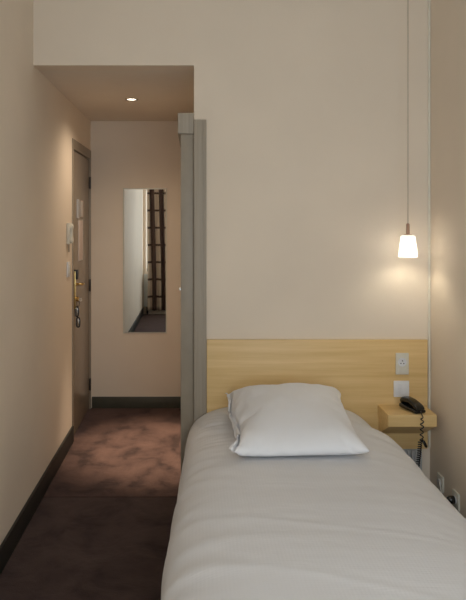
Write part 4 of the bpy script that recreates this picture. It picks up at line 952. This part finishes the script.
-143,164,-185,201,-207,220,-221,227,-227,230,-230,232,-231,230,-230,231,-232,228,-229,234,-233,230,-230,228,-227,224,-226,215,-213,213,-213,221,-222,222,-222,224,-211,212,-225,226,-226,227,-228,228,-228,229,-229,230,-230,231,
-231,231,-231,230,-229,228,-229,229,-229,229,-215,208,-214,218,-226,227,-222,222,-220,220,-224,223,-226,224,-218,217,-217,194,-199,180,-166,158,-141,122,-94,65,-33,14,-30,71,-102,126,-148,171,-186,204,-209,224,-224,234,
-235,241,-241,244,-244,246,-246,248,-248,245,-245,249,-248,246,-247,245,-244,241,-242,230,-227,233,-236,240,-240,239,-239,240,-227,228,-241,241,-240,241,-242,242,-242,243,-243,243,-243,244,-244,244,-244,244,-244,243,-243,242,
-242,242,-242,237,-223,227,-232,232,-241,240,-234,233,-232,231,-233,233,-238,221,-213,205,-212,197,-177,156,-146,124,-94,68,-36,11,-31,71,-100,127,-152,174,-187,206,-210,226,-226,238,-239,248,-248,253,-253,257,-257,259,
-259,262,-261,261,-262,261,-260,259,-259,257,-255,244,-246,253,-253,255,-256,255,-254,254,-242,242,-255,255,-253,254,-256,256,-256,256,-256,256,-256,257,-256,256,-257,257,-257,256,-256,255,-255,256,-255,251,-251,254,-240,238,
-243,242,-252,251,-244,242,-241,234,-236,225,-231,216,-207,189,-186,166,-139,116,-94,67,-35,10,-30,64,-91,119,-148,176,-188,206,-209,228,-228,241,-241,251,-251,259,-259,264,-264,267,-267,270,-270,272,-272,272,-272,272,
-269,269,-272,263,-263,269,-269,267,-267,268,-268,267,-255,255,-268,268,-266,266,-267,267,-267,267,-267,267,-268,268,-266,266,-267,267,-268,267,-267,267,-267,267,-267,267,-266,264,-263,261,-247,246,-252,250,-260,254,-248,239,
-238,225,-226,211,-215,197,-189,169,-145,121,-94,68,-35,8,-30,70,-100,122,-147,171,-184,212,-214,230,-230,243,-243,254,-254,263,-263,270,-270,274,-274,278,-278,280,-280,282,-279,279,-282,286,-286,280,-279,282,-283,277,
-277,281,-281,280,-268,267,-279,279,-277,277,-279,278,-277,277,-278,278,-278,278,-278,278,-277,276,-277,277,-278,277,-276,276,-277,276,-275,273,-273,271,-269,266,-252,248,-262,254,-252,242,-246,233,-232,216,-215,197,-191,170,
-141,117,-87,61,-34,6,-30,72,-102,128,-152,175,-189,212,-213,231,-231,245,-245,257,-257,266,-266,274,-274,279,-278,283,-284,287,-285,288,-290,292,-293,295,-293,296,-298,295,-294,288,-289,292,-291,290,-279,278,-290,290,
-288,288,-290,289,-286,286,-289,288,-287,287,-287,287,-287,286,-286,285,-286,286,-286,285,-285,283,-283,281,-281,278,-277,273,-270,264,-252,243,-259,249,-242,228,-222,207,-202,183,-175,154,-146,122,-92,64,-35,8,-30,70,
-100,127,-152,175,-188,205,-206,226,-227,246,-246,259,-259,269,-269,278,-277,283,-284,289,-288,293,-293,296,-297,300,-299,301,-302,305,-304,303,-304,300,-300,302,-302,300,-289,288,-299,299,-298,297,-298,298,-295,294,-297,297,
-296,295,-296,295,-295,295,-294,293,-294,293,-292,290,-290,288,-289,287,-287,283,-282,277,-278,271,-265,256,-248,236,-250,237,-232,216,-212,193,-185,162,-145,115,-85,58,-25,4,-30,65,-95,124,-150,175,-187,208,-210,228,
-228,245,-245,260,-260,271,-271,280,-280,287,-287,293,-293,298,-298,301,-301,305,-305,307,-307,310,-310,311,-311,310,-310,309,-309,308,-298,297,-307,306,-306,306,-306,305,-303,303,-305,304,-303,302,-303,302,-302,301,-299,298,
-301,300,-298,296,-298,295,-294,291,-292,288,-287,281,-280,272,-273,264,-256,245,-241,228,-240,221,-217,190,-180,157,-137,121,-91,66,-33,3,-30,70,-100,120,-145,169,-182,208,-209,229,-230,246,-246,260,-260,272,-272,282,
-281,289,-289,295,-296,301,-301,306,-306,309,-309,312,-311,314,-315,316,-315,316,-317,316,-316,315,-305,304,-314,314,-313,312,-313,312,-309,309,-312,311,-311,310,-308,307,-309,308,-306,304,-306,304,-303,301,-302,299,-298,294,
-295,290,-290,284,-283,276,-275,266,-268,256,-248,226,-224,204,-212,200,-189,168,-146,122,-92,66,-33,3,-30,69,-99,125,-150,172,-186,203,-204,227,-228,247,-246,260,-261,274,-273,283,-283,291,-291,298,-299,305,-304,308,
-309,313,-312,315,-315,318,-318,320,-319,319,-321,321,-320,320,-311,310,-320,320,-319,318,-319,319,-316,315,-318,317,-317,316,-314,312,-313,312,-312,310,-311,309,-309,306,-306,303,-302,298,-299,294,-294,287,-286,279,-279,269,
-268,250,-252,240,-232,216,-220,199,-191,169,-145,121,-92,66,-33,4,-30,68,-98,123,-149,174,-186,207,-210,224,-224,243,-243,262,-262,274,-274,285,-285,293,-293,300,-300,306,-306,311,-311,315,-315,318,-318,321,-320,322,
-323,324,-324,324,-324,324,-315,315,-324,324,-324,323,-323,323,-320,319,-322,321,-321,320,-319,317,-318,317,-317,314,-314,312,-312,309,-309,305,-305,301,-301,295,-295,288,-288,280,-280,270,-270,257,-257,241,-241,223,-216,196,
-192,170,-146,122,-92,66,-33,4,-30,68,-98,124,-150,173,-186,208,-211,231,-231,248,-248,263,-263,275,-275,286,-286,295,-295,302,-302,308,-308,313,-313,317,-317,321,-320,323,-324,326,-326,327,-327,328,-328,328,-319,319,
-328,328,-327,326,-327,327,-324,323,-326,325,-325,324,-323,321,-322,320,-320,318,-318,315,-315,312,-312,308,-308,303,-303,297,-297,290,-290,280,-280,268,-268,255,-255,241,-240,222,-221,202,-192,170,-146,122,-93,66,-33,4,
-30,70,-100,125,-151,174,-186,208,-211,230,-231,247,-247,260,-260,275,-275,287,-287,296,-296,304,-304,310,-310,315,-315,319,-318,322,-323,326,-325,327,-328,330,-330,330,-330,331,-323,323,-331,331,-329,329,-331,330,-328,327,
-327,326,-328,327,-326,324,-325,323,-323,321,-321,318,-318,314,-314,310,-310,305,-305,299,-299,291,-291,281,-281,270,-270,257,-257,241,-241,224,-222,202,-192,171,-146,122,-93,67,-34,4,-30,69,-99,125,-151,174,-188,209,
-211,230,-231,248,-248,263,-263,276,-276,287,-287,297,-297,305,-305,311,-311,316,-315,320,-321,325,-324,327,-328,330,-330,331,-331,333,-333,333,-325,326,-334,334,-332,332,-334,333,-332,331,-329,328,-331,330,-329,327,-328,326,
-326,323,-323,320,-320,316,-316,312,-312,306,-306,300,-300,292,-292,282,-282,270,-270,257,-257,242,-241,223,-222,203,-192,170,-146,122,-92,67,-35,5,-31,69,-99,125,-151,174,-187,209,-212,230,-231,248,-248,263,-263,276,
-276,287,-287,297,-297,305,-305,312,-312,317,-316,321,-322,326,-325,328,-329,331,-331,333,-332,333,-334,335,-328,329,-336,336,-334,334,-335,334,-335,334,-331,330,-333,332,-332,330,-330,327,-327,325,-325,322,-322,318,-318,313,
-313,308,-308,301,-301,292,-292,282,-282,271,-271,257,-257,242,-241,225,-223,203,-193,171,-146,122,-92,66,-34,4,-30,68,-98,124,-150,174,-188,209,-212,231,-232,249,-249,264,-264,277,-277,288,-288,298,-298,306,-306,313,
-313,318,-317,322,-323,327,-327,330,-329,331,-332,334,-333,334,-335,336,-329,330,-337,337,-337,337,-334,334,-337,336,-333,332,-335,333,-333,331,-331,329,-329,326,-326,323,-323,319,-319,314,-314,309,-309,302,-302,293,-293,283,
-283,271,-271,258,-258,243,-242,225,-223,204,-194,172,-147,122,-92,66,-34,5,-30,67,-97,123,-149,173,-188,210,-213,232,-233,250,-249,264,-265,277,-277,289,-289,298,-298,306,-306,313,-313,319,-319,323,-323,327,-327,330,
-330,333,-333,335,-335,336,-336,337,-331,332,-338,338,-338,338,-335,335,-338,337,-334,333,-336,334,-334,332,-332,330,-330,327,-327,324,-324,320,-320,315,-315,310,-310,303,-303,294,-294,284,-284,272,-272,259,-259,244,-244,227,
-224,205,-194,172,-147,122,-92,66,-34,4,-30,68,-98,124,-150,174,-188,210,-214,233,-233,249,-249,264,-264,277,-278,289,-289,299,-299,307,-307,314,-314,319,-319,324,-324,328,-328,331,-331,333,-333,335,-335,337,-337,338,
-332,332,-338,339,-339,339,-336,335,-338,337,-335,334,-336,335,-335,333,-333,331,-331,328,-328,325,-325,321,-321,316,-316,311,-311,304,-304,295,-295,285,-285,273,-273,260,-260,245,-245,228,-224,204,-194,173,-147,123,-93,66,
-34,4,-30,69,-99,125,-151,174,-188,209,-214,233,-234,251,-250,265,-266,279,-279,290,-290,299,-299,308,-308,314,-314,320,-320,324,-324,328,-327,330,-331,333,-333,335,-335,337,-337,338,-333,333,-338,338,-338,338,-335,335,
-338,337,-335,334,-336,335,-335,333,-333,331,-331,329,-329,325,-325,322,-322,317,-317,312,-312,305,-305,296,-296,286,-286,274,-274,261,-261,245,-244,227,-225,206,-194,172,-147,123,-93,67,-34,4,-30,69,-99,125,-152,175,
-189,210,-215,234,-234,251,-252,266,-266,279,-279,290,-290,300,-300,308,-308,314,-313,319,-320,324,-324,328,-327,330,-331,333,-333,335,-335,336,-336,337,-332,333,-336,336,-338,338,-335,335,-338,337,-336,335,-336,335,-335,333,
-333,331,-331,329,-329,326,-326,322,-322,318,-318,312,-312,305,-305,297,-297,287,-287,275,-275,262,-262,246,-245,228,-225,206,-195,173,-147,123,-93,66,-34,5,-31,70,-100,126,-152,175,-191,212,-216,235,-236,252,-252,267,
-267,280,-280,291,-291,300,-300,308,-308,315,-314,319,-319,323,-323,326,-327,330,-330,332,-331,333,-333,334,-335,336,-332,333,-337,337,-336,336,-334,333,-336,336,-335,334,-335,334,-334,332,-332,330,-330,328,-328,325,-325,322,
-322,318,-318,313,-313,306,-306,298,-298,289,-289,277,-277,263,-263,247,-246,229,-227,207,-195,173,-147,123,-93,66,-34,5,-30,69,-99,126,-153,176,-191,212,-216,235,-237,253,-253,268,-268,281,-281,292,-292,301,-301,308,
-308,315,-315,319,-319,323,-323,327,-326,328,-329,331,-330,331,-332,334,-333,333,-330,331,-335,335,-333,333,-334,334,-334,333,-334,333,-333,332,-332,331,-331,329,-329,327,-327,324,-324,321,-321,317,-317,313,-313,307,-307,299,
-299,289,-289,278,-278,265,-265,249,-249,231,-228,208,-195,173,-147,122,-93,67,-34,5,-30,70,-100,126,-153,176,-192,213,-218,237,-238,254,-254,269,-269,281,-281,292,-292,301,-301,308,-308,314,-314,319,-319,322,-322,325,
-325,327,-327,329,-328,329,-329,330,-331,332,-329,329,-332,333,-331,331,-332,331,-332,332,-332,331,-331,330,-330,329,-329,327,-327,325,-325,323,-323,320,-320,316,-316,312,-312,307,-307,300,-299,291,-292,280,-279,266,-267,250,
-249,230,-227,207,-195,173,-147,122,-92,66,-34,6,-30,70,-101,126,-152,176,-193,214,-219,237,-238,255,-255,270,-270,282,-282,293,-293,301,-301,308,-308,313,-313,317,-317,321,-321,323,-323,325,-325,327,-327,328,-328,329,
-329,329,-326,326,-329,329,-329,329,-329,329,-329,328,-328,328,-328,327,-327,326,-326,324,-324,323,-323,321,-321,318,-318,315,-315,310,-310,305,-305,299,-299,292,-292,275,-275,259,-259,249,-248,231,-229,209,-195,173,-148,123,
-93,66,-33,5,-30,70,-100,126,-152,175,-192,213,-219,239,-240,256,-256,271,-271,283,-283,293,-293,301,-301,307,-307,312,-312,315,-315,318,-318,320,-320,322,-322,323,-323,324,-324,325,-325,325,-324,324,-325,325,-325,325,
-325,325,-325,324,-324,324,-324,323,-323,322,-322,321,-321,320,-320,318,-318,315,-315,312,-312,308,-308,303,-303,297,-297,289,-289,280,-280,265,-265,241,-240,220,-218,207,-193,173,-147,123,-93,66,-34,6,-30,67,-97,125,
-152,175,-192,214,-220,235,-236,257,-257,268,-268,283,-283,293,-293,300,-300,305,-305,309,-309,312,-312,315,-315,317,-317,318,-318,319,-319,320,-320,320,-320,320,-320,320,-320,320,-320,320,-320,319,-319,319,-319,318,-318,318,
-318,317,-317,316,-316,315,-315,314,-314,312,-312,309,-309,306,-306,301,-301,295,-295,287,-287,278,-278,266,-266,250,-249,227,-224,197,-183,169,-144,123,-93,67,-36,8,-31,69,-98,123,-150,175,-192,209,-216,239,-240,253,
-253,271,-271,284,-284,291,-291,297,-297,302,-302,306,-306,309,-309,310,-310,311,-311,312,-312,313,-313,314,-314,314,-314,314,-314,313,-313,313,-313,313,-313,313,-313,313,-313,312,-312,312,-312,311,-311,311,-311,310,-310,309,
-309,307,-307,305,-305,302,-302,298,-298,293,-293,285,-285,276,-276,264,-264,250,-249,231,-228,205,-190,162,-137,112,-82,66,-34,5,-29,70,-100,126,-152,172,-190,215,-222,237,-238,258,-258,273,-273,281,-281,289,-289,294,
-294,298,-298,301,-301,303,-303,304,-304,305,-305,306,-306,306,-306,307,-307,307,-307,306,-306,306,-306,305,-305,305,-305,305,-305,305,-305,305,-305,305,-305,304,-304,304,-304,303,-303,302,-302,302,-302,300,-300,297,-297,294,
-294,289,-289,283,-283,275,-275,263,-263,250,-249,232,-229,210,-194,171,-146,118,-88,59,-27,6,-30,69,-100,127,-152,177,-196,218,-225,245,-246,261,-261,270,-271,280,-279,285,-285,290,-290,293,-293,296,-296,296,-296,297,
-297,297,-297,297,-297,298,-298,299,-299,298,-298,297,-297,296,-296,296,-296,296,-296,296,-296,296,-296,296,-296,296,-296,295,-295,295,-295,295,-296,295,-295,295,-295,294,-293,291,-292,289,-289,286,-286,281,-281,274,-274,264,
-263,249,-248,233,-230,211,-193,172,-147,123,-94,67,-35,6,-31,69,-99,123,-144,162,-185,210,-217,244,-246,254,-255,268,-268,275,-275,281,-280,284,-285,288,-287,287,-287,287,-288,288,-287,287,-287,287,-287,288,-288,285,
-285,287,-288,287,-287,287,-286,286,-286,286,-287,287,-287,286,-286,287,-287,287,-287,286,-286,286,-286,286,-286,286,-286,285,-285,286,-286,285,-285,283,-283,279,-279,275,-275,270,-270,262,-261,250,-249,233,-230,212,-189,169,
-147,123,-94,67,-35,4,-31,58,-84,112,-142,172,-189,215,-222,234,-236,252,-253,262,-263,269,-269,274,-274,277,-277,278,-278,275,-275,277,-277,277,-277,277,-277,277,-277,277,-277,272,-272,276,-276,275,-275,275,-275,275,
-275,275,-275,275,-275,274,-274,275,-275,276,-276,274,-274,274,-274,275,-275,275,-275,274,-274,272,-272,276,-276,274,-274,271,-271,268,-268,264,-264,258,-257,248,-248,236,-231,212,-196,175,-145,121,-95,65,-34,-3,-22,62,
-91,120,-146,173,-188,208,-216,232,-235,246,-248,255,-256,261,-261,265,-265,268,-268,261,-261,264,-264,265,-265,264,-264,264,-264,264,-264,263,-263,257,-258,263,-263,263,-262,262,-262,262,-262,262,-262,262,-262,260,-260,262,
-262,262,-262,262,-262,260,-260,262,-262,262,-262,262,-262,258,-258,264,-264,264,-264,261,-261,258,-258,255,-254,250,-250,244,-241,232,-226,202,-189,173,-146,120,-92,68,-36,0,-30,70,-98,126,-147,170,-183,202,-210,223,
-228,236,-239,244,-245,247,-248,255,-255,255,-255,246,-246,250,-250,250,-250,249,-249,249,-249,249,-249,248,-248,242,-242,247,-247,247,-247,247,-247,247,-247,247,-247,247,-247,246,-246,247,-247,244,-244,247,-247,245,-245,247,
-247,247,-247,248,-248,245,-245,249,-249,243,-243,248,-248,246,-245,243,-242,240,-238,234,-230,222,-215,202,-189,162,-139,120,-92,68,-36,2,-30,70,-99,125,-143,164,-176,193,-201,210,-217,221,-224,226,-227,232,-233,227,
-227,233,-234,229,-229,232,-233,231,-231,230,-230,230,-230,226,-226,229,-229,225,-225,229,-230,230,-230,230,-230,229,-229,229,-229,229,-229,229,-229,229,-229,225,-225,229,-228,228,-229,229,-229,230,-230,231,-231,231,-230,231,
-231,222,-221,225,-224,228,-227,225,-223,222,-220,218,-213,209,-202,192,-180,163,-143,115,-88,61,-28,3,-30,69,-96,121,-137,156,-167,177,-185,189,-196,197,-199,202,-201,194,-193,200,-201,203,-204,203,-203,201,-202,201,
-202,201,-201,199,-200,195,-195,201,-201,201,-202,202,-202,201,-201,201,-201,201,-201,201,-201,201,-201,201,-201,201,-201,197,-197,200,-200,200,-200,201,-201,202,-201,201,-201,202,-202,202,-202,199,-198,191,-190,197,-195,198,
-196,195,-194,194,-192,190,-182,178,-168,156,-139,119,-90,63,-33,4,-29,67,-90,113,-128,140,-147,150,-155,155,-159,160,-154,151,-155,149,-150,161,-161,161,-162,162,-163,161,-162,161,-161,160,-161,155,-155,158,-159,161,
-161,161,-161,161,-161,160,-160,160,-160,159,-159,159,-159,160,-161,161,-161,161,-161,160,-159,156,-156,159,-159,160,-160,161,-161,161,-161,161,-160,161,-162,161,-161,157,-156,152,-150,158,-157,159,-154,155,-159,159,-155,153,
-146,142,-130,115,-91,67,-35,6,-27,65,-85,100,-106,107,-112,111,-115,114,-116,115,-106,100,-103,109,-110,113,-114,114,-115,114,-115,115,-115,113,-114,112,-113,107,-107,112,-112,113,-113,113,-113,113,-113,113,-113,112,
-113,112,-112,112,-112,113,-113,114,-114,113,-113,112,-112,109,-109,112,-112,113,-113,114,-113,113,-113,113,-113,112,-111,113,-115,112,-112,105,-103,110,-109,115,-113,113,-111,108,-110,112,-109,109,-103,102,-85,65,-35,7,
-24,57,-62,61,-65,62,-65,63,-66,63,-65,62,-59,55,-50,58,-60,63,-64,62,-63,63,-63,63,-64,63,-64,61,-62,58,-58,62,-62,62,-62,63,-63,63,-63,62,-62,61,-61,61,-61,61,-61,60,-60,62,
-62,62,-63,62,-62,61,-61,61,-61,63,-62,63,-63,63,-63,61,-61,60,-60,63,-64,64,-64,57,-56,58,-57,65,-63,64,-65,63,-63,61,-60,64,-60,62,-59,59,-33,6,-2,-3,-2,-3,-2,-2,3,2,
-1,1,-1,-1,-1,-1,0,-1,1,0,0,-1,0,0,0,0,0,0,0,-1,0,1,0,0,0,0,0,-1,1,0,2,1,-1,1,0,4,2,1])
def pillow_mesh():
    ax = []
    for k in range(3):
        acc, out = 0, []
        for d_ in PILLOW_STEPS[k]:
            acc += d_; out.append((-.2, 2.5, .4)[k] + acc * .0005)
        ax.append(out)
    b = bm_new(); T = {}; idx = 0
    for i in range(-FL, NX + 1):
        for j in range(NY + 1):
            for s in (0, 1):
                if s == 1 and (i in (0, NX) or j in (0, NY) or i < 0): T[i, j, 1] = T[i, j, 0]; continue
                T[i, j, s] = b.verts.new(PT(ax[0][idx], ax[1][idx], ax[2][idx])); idx += 1
    for i in range(-FL, NX):
        for j in range(NY):
            for s in (0, 1):
                if i < 0 and s == 1: continue
                q = [T[i, j, s], T[i + 1, j, s], T[i + 1, j + 1, s], T[i, j + 1, s]]
                b.faces.new(q[::-1] if s == 0 and i >= 0 else q)
    return b
def PT(x, y, z):
    v = (y - 2.75) / .683                                 # 0 front edge .. 1 back edge
    yn = 3.433 - (3.433 - y) * 1.17
    base = .585
    zn = base + (z - base) * lerp(.66, 1.04, max(0, min(1, v * 1.3)))
    xn = .14 + (x - .14) * lerp(.955, 1.075, max(0, min(1, v)))
    w = .006 * noise.noise(Vector((x * 9, y * 9, 2.2))) + .004 * noise.noise(Vector((x * 26, y * 13, 5.2)))
    if x < .22: w += .010 * noise.noise(Vector((x * 16, y * 22, 8.2)))
    if z > .60: zn += w
    edge = max(0, 1 - (x - .13) / .10)                    # loose gathered end of the case
    xn += edge * (.016 * noise.noise(Vector((1.5, y * 17, z * 8))) + .008 * noise.noise(Vector((4.5, y * 45, z * 20))))
    zn += edge * .014 * noise.noise(Vector((x * 12, y * 28, 3.3)))
    if v > .8 and x < .2: zn += .018 * edge
    return (xn, yn, max(zn, .584))
pl = finish(pillow_mesh(), 'pillow', 'pillow', smooth=True)
sub = pl.modifiers.new('soft', 'SUBSURF'); sub.levels = 1; sub.render_levels = 1
recentre(pl)
tag(pl, 'large plump white pillow lying on the duvet against the headboard', 'pillow')
#ENDPILLOW#

# ------------------------------------------------------------------ curtain and radiator beside the window (seen in the mirror)
t = empty('plaid_curtain', (-.60, -.015, .06), 'brown and beige checked curtain by the window, seen in the mirror', 'curtain')
b = bm_new()
uvl = b.loops.layers.uv.new('UVMap')
n, mz = 120, 40
cols = []
arc = 0; prevp = None
for i in range(n + 1):
    s = i / n
    x = lerp(-.772, -.425, s)
    y = -.015 + .028 * math.sin(s * 3.6 * 2 * PI + .7) + .004 * math.sin(s * 23)
    if prevp: arc += math.hypot(x - prevp[0], y - prevp[1])
    prevp = (x, y)
    col = []
    for j in range(mz + 1):
        z = lerp(.075, 2.66, j / mz)
        k = 1 - .35 * (j / mz)
        g = (1 - j / mz) ** 2 * .018 * math.sin(s * 9 + 1)
        col.append((b.verts.new((x + .012 * math.sin(z * 1.7) * (1 - z / 2.66), -.015 + (y + .015) * k + g * .3, z)), arc, z))
    cols.append(col)
for A, B in zip(cols, cols[1:]):
    for j in range(mz):
        q = (A[j], B[j], B[j + 1], A[j + 1])
        f = b.faces.new([v[0] for v in q])
        for lp, v in zip(f.loops, q): lp[uvl].uv = (v[1] + .035 * v[2], v[2])
cu = finish(b, 'curtain_cloth', 'plaid', t, smooth=True)
sol = cu.modifiers.new('thickness', 'SOLIDIFY'); sol.thickness = .003
r = empty('curtain_rail', (.16, -.015, 2.69), 'steel curtain rail above the window', 'curtain rail')
b = bm_new(); add_tube(b, [(-.84, -.015, 2.69), (.2, -.015, 2.69), (1.24, -.015, 2.69)], .011, 14); finish(b, 'rail', 'steel', r)
for x in (-.80, .2, 1.2):
    b = bm_new(); add_box(b, x - .008, x + .008, YW, -.015, 2.682, 2.698, .001); finish(b, 'bracket', 'steel', r)

t = empty('radiator', (.16, -.08, 0), 'low white panel radiator under the window, its end seen in the mirror', 'radiator')
b = bm_new()
add_box(b, -.835, 1.05, -.10, -.062, .13, .67, .008)
for i in range(46):
    x = -.825 + i * .0405
    add_box(b, x, x + .022, -.064, -.057, .16, .64, .002)
finish(b, 'panel', 'winframe', t)
for x in (-.79, .95):
    b = bm_new(); add_box(b, x, x + .03, -.10, -.065, 0, .13, .002); finish(b, 'foot', 'hinge', t)
for x in (-.6, .8):
    b = bm_new(); add_box(b, x, x + .04, YW + .0015, -.099, .3, .34, .002); finish(b, 'bracket', 'steel', t)

# ------------------------------------------------------------------ light
L = bpy.data.lights.new('window_daylight', 'AREA'); L.shape = 'RECTANGLE'; L.size = 1.98; L.size_y = 1.88
L.energy = WIN_POWER; L.color = (.90, .95, 1.04)
lo = bpy.data.objects.new('window_daylight', L); C.objects.link(lo)
lo.location = (.20, -.325, 1.65); lo.rotation_euler = (math.radians(90), 0, 0)   # -Z faces +Y
wd = bpy.data.worlds.new('overcast_sky'); S.world = wd; wd.use_nodes = True
bg = wd.node_tree.nodes['Background']; bg.inputs[0].default_value = (.78, .88, 1, 1); bg.inputs[1].default_value = 1.0

# ------------------------------------------------------------------ camera
cam = bpy.data.cameras.new('camera'); co = bpy.data.objects.new('camera', cam); C.objects.link(co)
co.location = (0, 0, EYE); co.rotation_euler = (math.radians(90), 0, 0)
cam.sensor_fit = 'AUTO'; cam.sensor_width = 36; cam.lens = 665 / 600 * 36
cam.shift_x = (233 - 194) / 600; cam.shift_y = (222 - 300) / 600
cam.clip_start = .02
S.camera = co
vs_ = S.view_settings
S.display_settings.display_device = 'sRGB'
vs_.view_transform = 'Standard'; vs_.look = 'None'; vs_.gamma = 1; vs_.exposure = EXPOSURE; vs_.use_curve_mapping = False
